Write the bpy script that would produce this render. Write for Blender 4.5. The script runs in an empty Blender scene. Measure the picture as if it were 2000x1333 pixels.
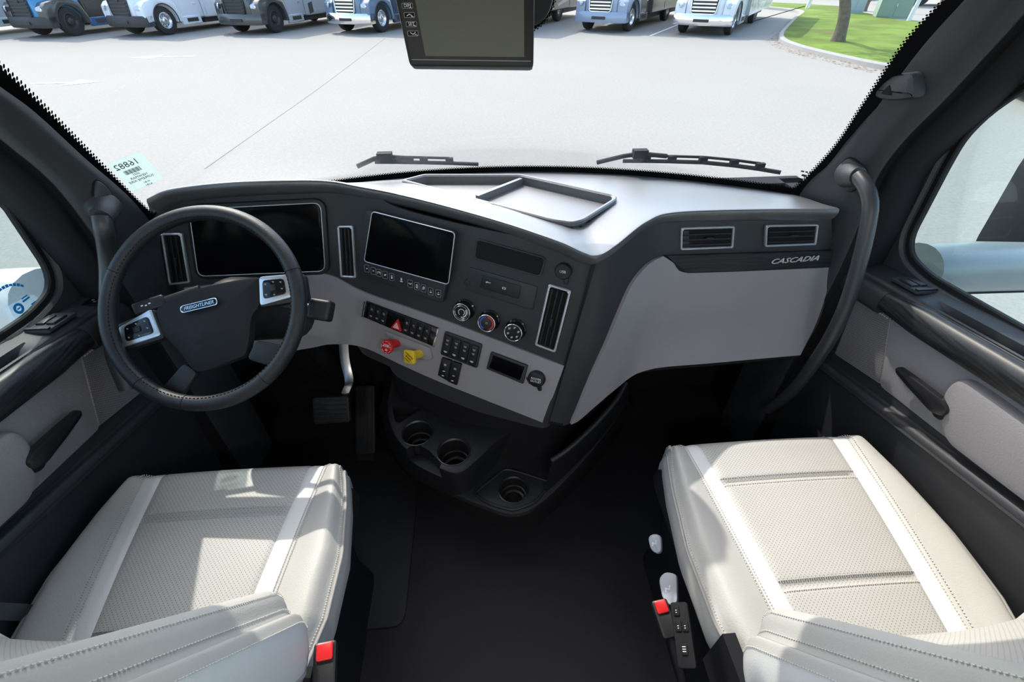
import bpy, bmesh, math, random
from mathutils import Vector as V, Matrix
from mathutils.bvhtree import BVHTree
from mathutils.geometry import tessellate_polygon
random.seed(7)
S = bpy.context.scene
COL = S.collection
R = math.radians

# ------------------------------------------------------------------ camera
FPX = 900.0                       # focal length for a 2000 px wide frame
PITCH, YAW, ROLL = R(39.5), R(3.5), R(-0.5)
CAMLOC = V((-.03, 0, 1.45))
cF = V((math.sin(YAW)*math.cos(PITCH), math.cos(YAW)*math.cos(PITCH), -math.sin(PITCH)))
cR = V((math.cos(YAW), -math.sin(YAW), 0)); cU = cR.cross(cF)
cR, cU = cR*math.cos(ROLL)+cU*math.sin(ROLL), cU*math.cos(ROLL)-cR*math.sin(ROLL)
cam = bpy.data.cameras.new('camera'); cam.sensor_width = 36; cam.lens = 36*FPX/2000
cam.clip_start = .02; cam.clip_end = 500
camo = bpy.data.objects.new('camera', cam); COL.objects.link(camo)
m3 = Matrix((cR, cU, -cF)).transposed()
camo.matrix_world = Matrix.Translation(CAMLOC) @ m3.to_4x4()
S.camera = camo

# ------------------------------------------------------------------ light
SUN_DIR = V((.33, -.83, -1.0)).normalized()       # direction the sunlight travels
w = bpy.data.worlds.new('sky'); S.world = w; w.use_nodes = True
nt = w.node_tree; nt.nodes.clear()
sky = nt.nodes.new('ShaderNodeTexSky'); sky.sky_type = 'NISHITA'; sky.sun_disc = False
sky.sun_elevation = math.asin(-SUN_DIR.z)
sky.sun_rotation = math.atan2(-SUN_DIR.x, -SUN_DIR.y)
sky.air_density = 1.2; sky.dust_density = 2.2; sky.ozone_density = 1.0; sky.altitude = 0
bg = nt.nodes.new('ShaderNodeBackground'); bg.inputs[1].default_value = .50
wo = nt.nodes.new('ShaderNodeOutputWorld')
nt.links.new(sky.outputs[0], bg.inputs[0]); nt.links.new(bg.outputs[0], wo.inputs[0])
sl = bpy.data.lights.new('sun', 'SUN'); sl.energy = 4.2; sl.angle = R(.6); sl.color = (1, .95, .87)
so = bpy.data.objects.new('sun', sl); COL.objects.link(so)
so.rotation_euler = SUN_DIR.to_track_quat('-Z', 'Y').to_euler(); so.location = (-5, 14, 16)
S.view_settings.view_transform = 'Standard'; S.view_settings.look = 'None'
S.view_settings.exposure = .15; S.view_settings.gamma = 1; S.view_settings.use_curve_mapping = False
S.cycles.use_denoising = True
S.cycles.max_bounces = 10; S.cycles.transparent_max_bounces = 24
S.cycles.sample_clamp_indirect = 6

# ------------------------------------------------------------------ measuring helpers
def ray(u, v): return cF + cR*((u-1000)/FPX) + cU*((666.5-v)/FPX)
def at(u, v, **k):
    """the point of the place that photo pixel (u,v) shows when its x, y or z (or distance d) is known"""
    d = ray(u, v)
    if 'd' in k: return CAMLOC + d*k['d']
    for i, a in enumerate('xyz'):
        if a in k: return CAMLOC + d*((k[a]-CAMLOC[i])/d[i])
class Fr:
    """a flat working frame: origin, right axis, up axis, outward normal"""
    def __init__(s, o, x, y):
        s.o = V(o); s.x = V(x).normalized(); y = V(y); s.y = (y - s.x*y.dot(s.x)).normalized(); s.z = s.x.cross(s.y)
    def P(s, a, b, c=0): return s.o + s.x*a + s.y*b + s.z*c
    def L(s, p): p = V(p)-s.o; return (p.dot(s.x), p.dot(s.y), p.dot(s.z))
    def hit(s, u, v):
        d = ray(u, v); t = (s.o-CAMLOC).dot(s.z)/d.dot(s.z); a = s.L(CAMLOC+d*t); return (a[0], a[1])
    def px(s, pts): return [s.hit(*p) for p in pts]
    def shift(s, a=0, b=0, c=0): return Fr(s.P(a, b, c), s.x, s.y)
    def rot(s, ang):
        c, n = math.cos(ang), math.sin(ang); return Fr(s.o, s.x*c+s.y*n, s.y*c-s.x*n)

# ------------------------------------------------------------------ objects
def empty(name, loc, label=None, cat=None, group=None, kind=None, parent=None):
    o = bpy.data.objects.new(name, None); COL.objects.link(o); o.location = loc; o.empty_display_size = .05
    tag(o, label, cat, group, kind)
    return o
def tag(o, label=None, cat=None, group=None, kind=None):
    if label: o['label'] = label
    if cat: o['category'] = cat
    if group: o['group'] = group
    if kind: o['kind'] = kind
    return o
def setparent(o, parent):
    if parent is None: return
    o.parent = parent
    q = parent; loc = V((0, 0, 0)); 
    o.matrix_parent_inverse = PW(parent).inverted()
def PW(o):
    m = o.matrix_basis.copy()
    if o.parent: m = PW(o.parent) @ o.matrix_parent_inverse @ m
    return m
def obj(name, verts, faces, mat, parent=None, smooth=True, ang=35, uv=None, recalc=True, mirror=None):
    me = bpy.data.meshes.new(name)
    bm = bmesh.new()
    vs = [bm.verts.new((p[0], p[1], p[2])) for p in verts]
    ul = bm.loops.layers.uv.new('UVMap') if uv else None
    for f in faces:
        try: fa = bm.faces.new([vs[i] for i in f])
        except ValueError: continue
        if uv:
            for lp, i in zip(fa.loops, f): lp[ul].uv = uv[i]
    if recalc: bmesh.ops.recalc_face_normals(bm, faces=bm.faces)
    bm.to_mesh(me); bm.free()
    return fin(name, me, mat, parent, smooth, ang)
def fin(name, me, mat, parent=None, smooth=True, ang=35):
    if smooth:
        me.polygons.foreach_set('use_smooth', [True]*len(me.polygons)); me.set_sharp_from_angle(angle=R(ang))
    me.materials.append(mat)
    o = bpy.data.objects.new(name, me); COL.objects.link(o); setparent(o, parent)
    return o
def copyof(o, parent, mw=None):
    c = o.copy(); COL.objects.link(c); c.parent = None; setparent(c, parent)
    return c
class MB:
    """collects simple solids into one mesh"""
    def __init__(s): s.v = []; s.f = []
    def add(s, verts, faces):
        n = len(s.v); s.v += [V(p) for p in verts]; s.f += [[i+n for i in f] for f in faces]; return s
    def box(s, c, h, fr=None):
        c = V(c); h = V(h)
        P = [V((sx*h.x, sy*h.y, sz*h.z))+c for sx in (-1, 1) for sy in (-1, 1) for sz in (-1, 1)]
        if fr: P = [fr.P(*p) for p in P]
        return s.add(P, [(0, 1, 3, 2), (4, 6, 7, 5), (0, 4, 5, 1), (2, 3, 7, 6), (0, 2, 6, 4), (1, 5, 7, 3)])
    def hexa(s, P): return s.add(P, [(0, 1, 2, 3), (7, 6, 5, 4), (0, 4, 5, 1), (1, 5, 6, 2), (2, 6, 7, 3), (3, 7, 4, 0)])
    def build(s, name, mat, parent=None, smooth=True, ang=35): return obj(name, s.v, s.f, mat, parent, smooth, ang)
def cr(pts, n):
    """Catmull-Rom through pts, n samples"""
    pts = [V(p) for p in pts]; k = len(pts)-1; out = []
    for i in range(n):
        t = i/(n-1)*k; j = min(int(t), k-1); t -= j
        p0 = pts[j-1] if j > 0 else pts[0]*2-pts[1]; p1 = pts[j]; p2 = pts[j+1]; p3 = pts[j+2] if j+2 <= k else pts[k]*2-pts[k-1]
        out.append((p1*2+(p2-p0)*t+(p0*2-p1*5+p2*4-p3)*t*t+(p1*3-p0-p2*3+p3)*t*t*t)*.5)
    return out
def crl(pts, n):
    """the same, then evenly spaced by arc length"""
    q = cr(pts, max(n*4, 40)); L = [0]
    for a, b in zip(q, q[1:]): L.append(L[-1]+(b-a).length)
    out = []; j = 0
    for i in range(n):
        t = L[-1]*i/(n-1)
        while j < len(L)-2 and L[j+1] < t: j += 1
        d = L[j+1]-L[j]; out.append(q[j].lerp(q[j+1], (t-L[j])/d if d > 1e-9 else 0))
    return out
def cr2(rows, nu, nv):
    a = [cr(r, nv) for r in rows]
    b = [cr([a[i][j] for i in range(len(a))], nu) for j in range(nv)]
    return [[b[j][i] for j in range(nv)] for i in range(nu)]
def gridf(nr, nc, cc=False, cr_=False):
    f = []
    for i in range(nr if cr_ else nr-1):
        for j in range(nc if cc else nc-1):
            f.append((i*nc+j, i*nc+(j+1) % nc, ((i+1) % nr)*nc+(j+1) % nc, ((i+1) % nr)*nc+j))
    return f
def loft(name, rows, mat, parent=None, closed=False, caps=False, thick=0, uvm=False, ang=40, off=1):
    nr, nc = len(rows), len(rows[0]); v = [p for r in rows for p in r]; f = gridf(nr, nc, closed)
    if thick:
        nrm = gridnormals(rows); v2 = [p - nrm[i]*thick*off for i, p in enumerate(v)]; n = len(v)
        f2 = [tuple(reversed([k+n for k in q])) for q in f]
        edge = [(i*nc, (i+1)*nc) for i in range(nr-1)]+[((i+1)*nc+nc-1, i*nc+nc-1) for i in range(nr-1)] \
             + [(j+1, j) for j in range(nc-1)]+[((nr-1)*nc+j, (nr-1)*nc+j+1) for j in range(nc-1)]
        if closed: edge = []
        f = f+f2+[(a, b, b+n, a+n) for a, b in edge]; v = v+v2
    if caps and closed:
        f = f+[tuple(range(nc))[::-1], tuple(range((nr-1)*nc, nr*nc))]
    uv = None
    if uvm:
        uv = []
        for i, r in enumerate(rows):
            s = 0
            for j in range(nc):
                if j: s += (r[j]-r[j-1]).length
                uv.append((s, 0))
        for j in range(nc):
            s = 0
            for i in range(nr):
                if i: s += (rows[i][j]-rows[i-1][j]).length
                uv[i*nc+j] = (uv[i*nc+j][0], s)
        if thick: uv = uv+uv
    return obj(name, v, f, mat, parent, True, ang, uv)
def gridnormals(rows):
    nr, nc = len(rows), len(rows[0]); out = []
    for i in range(nr):
        for j in range(nc):
            du = rows[i][min(j+1, nc-1)]-rows[i][max(j-1, 0)]; dv = rows[min(i+1, nr-1)][j]-rows[max(i-1, 0)][j]
            n = du.cross(dv); out.append(n.normalized() if n.length > 1e-12 else V((0, 0, 1)))
    return out
def tube(name, path, r, mat, parent=None, seg=12, closed=False, flat=None, caps=True):
    path = [V(p) for p in path]; n = len(path); rows = []; up = None
    for i, p in enumerate(path):
        a = path[(i-1) % n] if (closed or i > 0) else p; b = path[(i+1) % n] if (closed or i < n-1) else p
        t = (b-a).normalized()
        if up is None: up = t.orthogonal().normalized()
        up = (up-t*up.dot(t)).normalized(); sd = t.cross(up); ri = r[i] if isinstance(r, (list, tuple)) else r
        rows.append([p+up*math.cos(k*2*math.pi/seg)*ri+sd*math.sin(k*2*math.pi/seg)*ri*(flat or 1) for k in range(seg)])
    v = [p for q in rows for p in q]; f = gridf(n, seg, True, closed)
    if caps and not closed: f += [tuple(range(seg))[::-1], tuple(range((n-1)*seg, n*seg))]
    return obj(name, v, f, mat, parent, True, 50)
def rpoly(c, r, n=5):
    """polygon with rounded corners"""
    out = []; k = len(c)
    for i in range(k):
        p0, p1, p2 = V(c[i-1][:2]), V(c[i][:2]), V(c[(i+1) % k][:2]); rr_ = r[i] if isinstance(r, (list, tuple)) else r
        a = p1+(p0-p1).normalized()*min(rr_, (p0-p1).length*.48); b = p1+(p2-p1).normalized()*min(rr_, (p2-p1).length*.48)
        for j in range(n):
            t = j/(n-1); out.append(((1-t)**2*a+2*t*(1-t)*p1+t*t*b)[:])
    return out
def rr(w, h, r, n=5, ca=0, cb=0): return rpoly([(ca-w/2, cb-h/2), (ca+w/2, cb-h/2), (ca+w/2, cb+h/2), (ca-w/2, cb+h/2)], r, n)
def circ(r, n=28, ca=0, cb=0): return [(ca+r*math.cos(2*math.pi*i/n), cb+r*math.sin(2*math.pi*i/n)) for i in range(n)]
def area(p): return sum(p[i-1][0]*p[i][1]-p[i][0]*p[i-1][1] for i in range(len(p)))/2
def inset(p, d):
    if area(p) < 0: p = p[::-1]
    out = []; k = len(p)
    for i in range(k):
        a, b, c = V(p[i-1][:2]), V(p[i][:2]), V(p[(i+1) % k][:2])
        n1 = V((-(b-a).y, (b-a).x)); n2 = V((-(c-b).y, (c-b).x))
        n1 = n1.normalized() if n1.length > 1e-9 else n2.normalized(); n2 = n2.normalized() if n2.length > 1e-9 else n1
        m = (n1+n2); m = m.normalized() if m.length > 1e-6 else n1
        out.append((b+m*(d/max(.45, m.dot(n1))))[:])
    return out
def plate(name, fr, pts, depth, mat, parent=None, bev=.0015, base=0, dome=0):
    """solid of outline pts standing from c=base to c=base+depth on the frame, edge chamfered"""
    if area(pts) < 0: pts = pts[::-1]
    n = len(pts); up = 1 if depth >= 0 else -1
    q = inset(pts, bev)
    rings = [[fr.P(a, b, base) for a, b in pts], [fr.P(a, b, base+depth-up*bev) for a, b in pts]]
    if bev > 0:
        q1 = inset(pts, bev*.3); rings += [[fr.P(a, b, base+depth-up*bev*.3) for a, b in q1], [fr.P(a, b, base+depth) for a, b in q]]
    v = [p for r_ in rings for p in r_]; f = gridf(len(rings), n, True)
    f += [tuple(range(n))[::-1]]
    if dome:
        c = V((0, 0))
        for a in q: c += V(a)/n
        last = (len(rings)-1)*n
        for s in (.66, .33):
            ring = [fr.P(c.x+(a-c.x)*s, c.y+(b-c.y)*s, base+depth+dome*(1-s*s)) for a, b in q]
            k = len(v); v += ring; f += [(last+i, last+(i+1) % n, k+(i+1) % n, k+i) for i in range(n)]; last = k
        v.append(fr.P(c.x, c.y, base+depth+dome)); f += [(last+i, last+(i+1) % n, len(v)-1) for i in range(n)]
    else:
        f += [tuple(range((len(rings)-1)*n, len(rings)*n))]
    return obj(name, v, f, mat, parent, True, 32)
def ringplate(name, fr, outer, inner, depth, mat, parent=None, base=0, bev=.001):
    if area(outer) < 0: outer = outer[::-1]
    if area(inner) < 0: inner = inner[::-1]
    n = len(outer); o2 = inset(outer, bev); i2 = inset(inner, -bev)
    rs = [[fr.P(a, b, base) for a, b in outer], [fr.P(a, b, base+depth-bev) for a, b in outer], [fr.P(a, b, base+depth) for a, b in o2],
          [fr.P(a, b, base+depth) for a, b in i2], [fr.P(a, b, base+depth-bev) for a, b in inner], [fr.P(a, b, base) for a, b in inner]]
    return obj(name, [p for r_ in rs for p in r_], gridf(6, n, True, True), mat, parent, True, 40)
def lathe(name, fr, prof, mat, parent=None, seg=28, ang=35, caps=True):
    rows = [[fr.P(r*math.cos(2*math.pi*k/seg), r*math.sin(2*math.pi*k/seg), h) for k in range(seg)] for r, h in prof]
    v = [p for q in rows for p in q]; f = gridf(len(prof), seg, True)
    if caps: f += [tuple(range(seg))[::-1], tuple(range((len(prof)-1)*seg, len(prof)*seg))]
    return obj(name, v, f, mat, parent, True, ang)
def text(name, s, fr, a, b, size, mat, parent=None, depth=.0003, ax=1, shear=0, width=None, spacing=1, flip=False, c=0):
    cu = bpy.data.curves.new('t', 'FONT'); cu.body = s; cu.size = size; cu.align_x = 'CENTER'; cu.align_y = 'CENTER'
    cu.shear = shear; cu.extrude = depth; cu.space_character = spacing; cu.resolution_u = 2
    t = bpy.data.objects.new('t', cu); me = bpy.data.meshes.new_from_object(t)
    bpy.data.objects.remove(t); bpy.data.curves.remove(cu)
    xs = [q.co.x for q in me.vertices] or [0]; k = 1
    if width and max(xs) > min(xs): k = width/(max(xs)-min(xs))
    for q in me.vertices:
        x, y, z = q.co; q.co = fr.P(a+(-1 if flip else 1)*x*k, b+y, c+depth+z)
    me.name = name
    return fin(name, me, mat, parent, False)
def cut(o, verts, faces):
    """boolean difference, baked"""
    me = bpy.data.meshes.new('c'); me.from_pydata([tuple(p) for p in verts], [], faces)
    bm = bmesh.new(); bm.from_mesh(me); bmesh.ops.recalc_face_normals(bm, faces=bm.faces); bm.to_mesh(me); bm.free()
    c = bpy.data.objects.new('c', me); COL.objects.link(c)
    md = o.modifiers.new('b', 'BOOLEAN'); md.object = c; md.operation = 'DIFFERENCE'; md.solver = 'EXACT'
    bpy.context.view_layer.update()
    dg = bpy.context.evaluated_depsgraph_get(); nm = bpy.data.meshes.new_from_object(o.evaluated_get(dg))
    o.modifiers.remove(md); o.data = nm; bpy.data.objects.remove(c); bpy.data.meshes.remove(me)
    nm.polygons.foreach_set('use_smooth', [True]*len(nm.polygons)); nm.set_sharp_from_angle(angle=R(35))
def prism(pts3a, pts3b):
    n = len(pts3a); return list(pts3a)+list(pts3b), [tuple(range(n)), tuple(range(2*n-1, n-1, -1))]+[(i, (i+1) % n, n+(i+1) % n, n+i) for i in range(n)]
def bvh(rows):
    v = [p for r_ in rows for p in r_]; return BVHTree.FromPolygons(v, gridf(len(rows), len(rows[0])))
def onto(tree, u, v, off=0):
    """where the sight line of pixel (u,v) meets a built surface, moved off along its normal towards the cab"""
    d = ray(u, v).normalized(); loc, n, i, t = tree.ray_cast(CAMLOC, d)
    if loc is None:
        loc, n, i, t = tree.find_nearest(CAMLOC+d*1.2)
    if n.dot(d) > 0: n = -n
    return loc+n*off, n
def drape(tree, top, bot, nu, nv, off=.006, left=None, right=None):
    """Coons patch between two photo outlines, laid on a built surface"""
    T = crl([(p[0], p[1], 0) for p in top], nv); B = crl([(p[0], p[1], 0) for p in bot], nv)
    Lf = crl([(p[0], p[1], 0) for p in (left or [top[0], bot[0]])], nu); Rt = crl([(p[0], p[1], 0) for p in (right or [top[-1], bot[-1]])], nu)
    rows = []
    for i in range(nu):
        s = i/(nu-1); row = []
        for j in range(nv):
            t = j/(nv-1)
            p = T[j]*(1-s)+B[j]*s+Lf[i]*(1-t)+Rt[i]*t-(T[0]*(1-s)*(1-t)+T[-1]*(1-s)*t+B[0]*s*(1-t)+B[-1]*s*t)
            row.append(onto(tree, p.x, p.y, off)[0])
        rows.append(row)
    return rows
def face_out(rows):
    """order a grid so its normals look at the cab's middle"""
    n = gridnormals(rows); k = (len(rows)//2)*len(rows[0])+len(rows[0])//2; p = rows[len(rows)//2][len(rows[0])//2]
    return rows if n[k].dot(CAMLOC-p) > 0 else [r_[::-1] for r_ in rows]

# ------------------------------------------------------------------ materials
def mat(name, col, rough=.5, metal=0, spec=.5, bump=0, bscale=300, var=.06, vscale=6, coat=0, emit=None, estr=0, alpha=1):
    m = bpy.data.materials.new(name); m.use_nodes = True; t = m.node_tree; b = t.nodes['Principled BSDF']
    tc = t.nodes.new('ShaderNodeTexCoord'); nz = t.nodes.new('ShaderNodeTexNoise'); nz.inputs['Scale'].default_value = vscale; nz.inputs['Detail'].default_value = 4
    t.links.new(tc.outputs['Object'], nz.inputs['Vector'])
    mx = t.nodes.new('ShaderNodeMix'); mx.data_type = 'RGBA'
    mx.inputs[6].default_value = (*[c*(1-var) for c in col], 1); mx.inputs[7].default_value = (*[min(1, c*(1+var)) for c in col], 1)
    t.links.new(nz.outputs['Fac'], mx.inputs[0]); t.links.new(mx.outputs[2], b.inputs['Base Color'])
    b.inputs['Roughness'].default_value = rough; b.inputs['Metallic'].default_value = metal; b.inputs['Specular IOR Level'].default_value = spec
    if coat: b.inputs['Coat Weight'].default_value = coat; b.inputs['Coat Roughness'].default_value = min(.1, rough) if rough < .34 else rough
    if emit: b.inputs['Emission Color'].default_value = (*emit, 1); b.inputs['Emission Strength'].default_value = estr
    if bump:
        n2 = t.nodes.new('ShaderNodeTexNoise'); n2.inputs['Scale'].default_value = bscale; n2.inputs['Detail'].default_value = 2
        t.links.new(tc.outputs['Object'], n2.inputs['Vector'])
        bp = t.nodes.new('ShaderNodeBump'); bp.inputs['Strength'].default_value = bump; bp.inputs['Distance'].default_value = .002
        t.links.new(n2.outputs['Fac'], bp.inputs['Height']); t.links.new(bp.outputs[0], b.inputs['Normal'])
    return m
def nodes(m): return m.node_tree, m.node_tree.nodes, m.node_tree.links, m.node_tree.nodes['Principled BSDF']
def mth(t, op, a, b=None, c=None):
    n = t.nodes.new('ShaderNodeMath'); n.operation = op
    for i, x in enumerate((a, b, c)):
        if x is None: continue
        if isinstance(x, (int, float)): n.inputs[i].default_value = x
        else: t.links.new(x, n.inputs[i])
    return n.outputs[0]
def dots(t, u, v, sp, rad):
    """staggered dot lattice: 1 inside a dot"""
    def one(du, dv):
        a = mth(t, 'SUBTRACT', mth(t, 'FRACT', mth(t, 'ADD', mth(t, 'DIVIDE', u, sp), du)), .5)
        b = mth(t, 'SUBTRACT', mth(t, 'FRACT', mth(t, 'ADD', mth(t, 'DIVIDE', v, sp), dv)), .5)
        d = mth(t, 'SQRT', mth(t, 'ADD', mth(t, 'MULTIPLY', a, a), mth(t, 'MULTIPLY', b, b)))
        return mth(t, 'LESS_THAN', d, rad)
    return mth(t, 'MAXIMUM', one(0, 0), one(.5, .5))
def perforated(name, col, hole, rough, sp, rad, amount=1):
    m = mat(name, col, rough, bump=.15, bscale=500, var=.04); t, N, L, b = nodes(m)
    uvn = N.new('ShaderNodeUVMap'); sep = N.new('ShaderNodeSeparateXYZ'); L.new(uvn.outputs[0], sep.inputs[0])
    d = dots(t, sep.outputs[0], sep.outputs[1], sp, rad)
    mx = N.new('ShaderNodeMix'); mx.data_type = 'RGBA'; src = b.inputs['Base Color'].links[0].from_socket
    L.new(src, mx.inputs[6]); mx.inputs[7].default_value = (*hole, 1); L.new(mth(t, 'MULTIPLY', d, amount), mx.inputs[0]); L.new(mx.outputs[2], b.inputs['Base Color'])
    return m
M = {}
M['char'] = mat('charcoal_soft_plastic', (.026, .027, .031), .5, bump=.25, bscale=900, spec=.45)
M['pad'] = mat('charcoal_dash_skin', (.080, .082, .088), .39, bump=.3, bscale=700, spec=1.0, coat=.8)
M['pillar'] = mat('charcoal_pillar_trim', (.032, .035, .040), .48, bump=.3, bscale=600, spec=.5)
M['black'] = mat('black_plastic', (.012, .012, .014), .45, spec=.4, bump=.1, bscale=800)
M['matte'] = mat('matte_black', (.009, .009, .011), .75, spec=.2)
M['rubber'] = mat('black_rubber', (.01, .01, .011), .6, spec=.3)
M['gloss'] = mat('gloss_black', (.006, .006, .008), .12, spec=.5)
M['screen'] = mat('dark_screen_glass', (.003, .003, .004), .16, spec=.06)
M['grey'] = mat('warm_grey_plastic', (.275, .265, .28), .55, bump=.25, bscale=900, spec=.4)
M['greydoor'] = mat('warm_grey_door_vinyl', (.255, .24, .245), .55, bump=.4, bscale=260, spec=.4)
M['silver'] = mat('satin_silver_trim', (.62, .66, .72), .33, .75, bump=0)
M['chrome'] = mat('chrome', (.82, .83, .85), .08, 1.0)
M['badge'] = mat('bright_badge', (.80, .82, .85), .28, .45)
M['white_ink'] = mat('white_print', (.75, .75, .77), .6)
M['grey_ink'] = mat('pale_grey_print', (.36, .37, .4), .6)
M['black_ink'] = mat('black_print', (.015, .015, .015), .6)
M['red'] = mat('red_plastic', (.55, .012, .015), .32, coat=.2)
M['yellow'] = mat('yellow_plastic', (.72, .50, .02), .35, coat=.2)
M['blue_ink'] = mat('blue_print', (.02, .10, .55), .5)
M['red_ink'] = mat('red_print', (.55, .02, .04), .5)
M['leather'] = mat('pale_grey_leather', (.445, .43, .40), .46, bump=.25, bscale=420, var=.05, spec=.45)
M['stripe'] = mat('white_leather', (.70, .69, .67), .44, bump=.2, bscale=420, var=.03, spec=.45)
M['perf'] = perforated('perforated_grey_leather', (.43, .415, .385), (.17, .16, .15), .48, .0082, .115)
M['thread'] = mat('grey_thread', (.55, .53, .50), .7)
M['pipe'] = mat('grey_piping', (.33, .315, .30), .5)
M['mesh'] = perforated('black_seat_mesh', (.012, .012, .013), (.05, .05, .055), .7, .006, .2)
M['lever'] = mat('pale_grey_lever', (.42, .45, .50), .4)
M['belt'] = mat('grey_belt_webbing', (.085, .09, .10), .6, bump=.5, bscale=900)
M['floor'] = mat('dark_floor_rubber', (.0085, .0078, .0105), .62, bump=.3, bscale=500, var=.12, vscale=3, spec=.3)
M['handle'] = mat('satin_black_bar', (.03, .032, .036), .36, spec=.5, bump=.08, bscale=900)
M['rim'] = mat('black_wheel_leather', (.012, .013, .015), .42, bump=.3, bscale=700, spec=.4)
M['hub'] = mat('charcoal_hub_skin', (.014, .015, .018), .52, bump=.4, bscale=600, spec=.16)
M['lcd'] = mat('grey_green_lcd', (.125, .13, .105), .45, spec=.25)
M['speaker'] = perforated('perforated_speaker_grille', (.22, .205, .210), (.03, .028, .03), .55, .0062, .2)
M['lens'] = mat('fill_lamp_lens', (.9, .9, .88), .4, emit=(1, .96, .9), estr=6)  # glowing lens of the added lamps behind the seats
M['cream'] = mat('cream_headliner', (.62, .60, .56), .8, bump=.2, bscale=300)
M['steel'] = mat('brushed_steel', (.55, .56, .58), .3, 1.0)
# dark wood-look trim
m = M['wood'] = mat('black_wood_grain', (.014, .014, .016), .40, spec=.4); t, N, L, b = nodes(m)
wv = N.new('ShaderNodeTexNoise'); mp = N.new('ShaderNodeMapping'); tc = N.new('ShaderNodeTexCoord'); mp.inputs['Scale'].default_value = (8, 8, 160)
L.new(tc.outputs['Object'], mp.inputs[0]); L.new(mp.outputs[0], wv.inputs['Vector']); wv.inputs['Scale'].default_value = 1.5; wv.inputs['Detail'].default_value = 6
rp = N.new('ShaderNodeValToRGB'); rp.color_ramp.elements[0].position = .35; rp.color_ramp.elements[0].color = (.008, .008, .009, 1); rp.color_ramp.elements[1].position = .8; rp.color_ramp.elements[1].color = (.04, .04, .045, 1)
L.new(wv.outputs['Fac'], rp.inputs[0]); L.new(rp.outputs[0], b.inputs['Base Color'])
def glass(name, tint, gloss=.04, rough=.0):
    m = bpy.data.materials.new(name); m.use_nodes = True; t = m.node_tree; t.nodes.clear()
    o = t.nodes.new('ShaderNodeOutputMaterial'); tr = t.nodes.new('ShaderNodeBsdfTransparent'); g = t.nodes.new('ShaderNodeBsdfGlossy'); mx = t.nodes.new('ShaderNodeMixShader')
    tr.inputs[0].default_value = (*tint, 1); g.inputs['Roughness'].default_value = rough
    fz = t.nodes.new('ShaderNodeFresnel'); fz.inputs[0].default_value = 1.45
    nz = t.nodes.new('ShaderNodeTexNoise'); nz.inputs['Scale'].default_value = 30      # a faint unevenness of the pane
    k = mth(t, 'MULTIPLY', fz.outputs[0], mth(t, 'ADD', mth(t, 'MULTIPLY', nz.outputs['Fac'], .1), gloss))
    t.links.new(k, mx.inputs[0]); t.links.new(tr.outputs[0], mx.inputs[1]); t.links.new(g.outputs[0], mx.inputs[2]); t.links.new(mx.outputs[0], o.inputs[0])
    return m
M['glass'] = glass('clear_windscreen_glass', (.95, .975, .965), .22)
M['sideglass'] = glass('side_window_glass', (.86, .93, .92), .18)
# ================================================================== THE CAB SHELL
def WS(t, s, off=0):
    """windscreen surface: t across (-1..1), s up (0..1)"""
    q = t*1.13; a = V((.885*q, 1.205+.275*(1-q*q), .925)); b = V((.80*q, .83+.24*(1-q*q), 1.74)); return a.lerp(b, s)
WSR = [[WS(-1+2*j/48, i/16) for j in range(49)] for i in range(17)]
WST = bvh(WSR)
wn = gridnormals(WSR)
win = loft('window_1', WSR, M['glass'], ang=180); tag(win, 'clear curved windscreen above the dashboard', 'windscreen', kind='structure')

fl = obj('floor', *(lambda q: (q.v, q.f))(MB().box((0, -.55, -.02), (1.02, 1.95, .02))), M['floor'], smooth=False)
tag(fl, 'dark rubber cab floor between the seats', 'floor', kind='structure')
wf = obj('wall_front', *(lambda q: (q.v, q.f))(MB().box((0, 1.42, .42), (1.0, .03, .48)).box((0, 1.385, .905), (.62, .02, .024)).box((-.965, 1.27, .42), (.035, .16, .48)).box((.965, 1.27, .42), (.035, .16, .48))), M['matte'], smooth=False)  # upper strip added to keep stray sun off the floor
tag(wf, 'black firewall behind the pedals', 'wall', kind='structure')
ce = obj('ceiling', *(lambda q: (q.v, q.f))(MB().box((0, -.95, 1.98), (1.1, 1.75, .03)).box((0, .86, 1.86), (1.05, .22, .10)).box((-1.0, -.2, 1.78), (.07, 1.1, .19)).box((1.0, -.2, 1.78), (.07, 1.1, .19))), M['cream'], smooth=False)
tag(ce, 'pale headliner over the cab', 'ceiling', kind='structure')
wb = obj('wall_back', *(lambda q: (q.v, q.f))(MB().box((0, -2.7, .97), (1.1, .03, 1.03))), M['cream'], smooth=False)
tag(wb, 'pale rear wall behind the seats', 'wall', kind='structure')
for nm, s in (('wall_left', -1), ('wall_right', 1)):
    q = MB().box((s*1.07, -1.55, .45), (.03, 1.15, .51)).box((s*1.07, -1.55, 1.83), (.03, 1.15, .17)).box((s*1.07, -.50, 1.31), (.03, .10, .36)).box((s*1.07, -2.60, 1.31), (.03, .10, .36))  # unseen opening between these boxes added to let daylight in
    o = obj(nm, q.v, q.f, M['cream'], smooth=False)
    tag(o, 'pale side wall with a wide opening added for daylight behind the %s door' % ('driver' if s < 0 else 'passenger'), 'wall', kind='structure')
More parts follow.
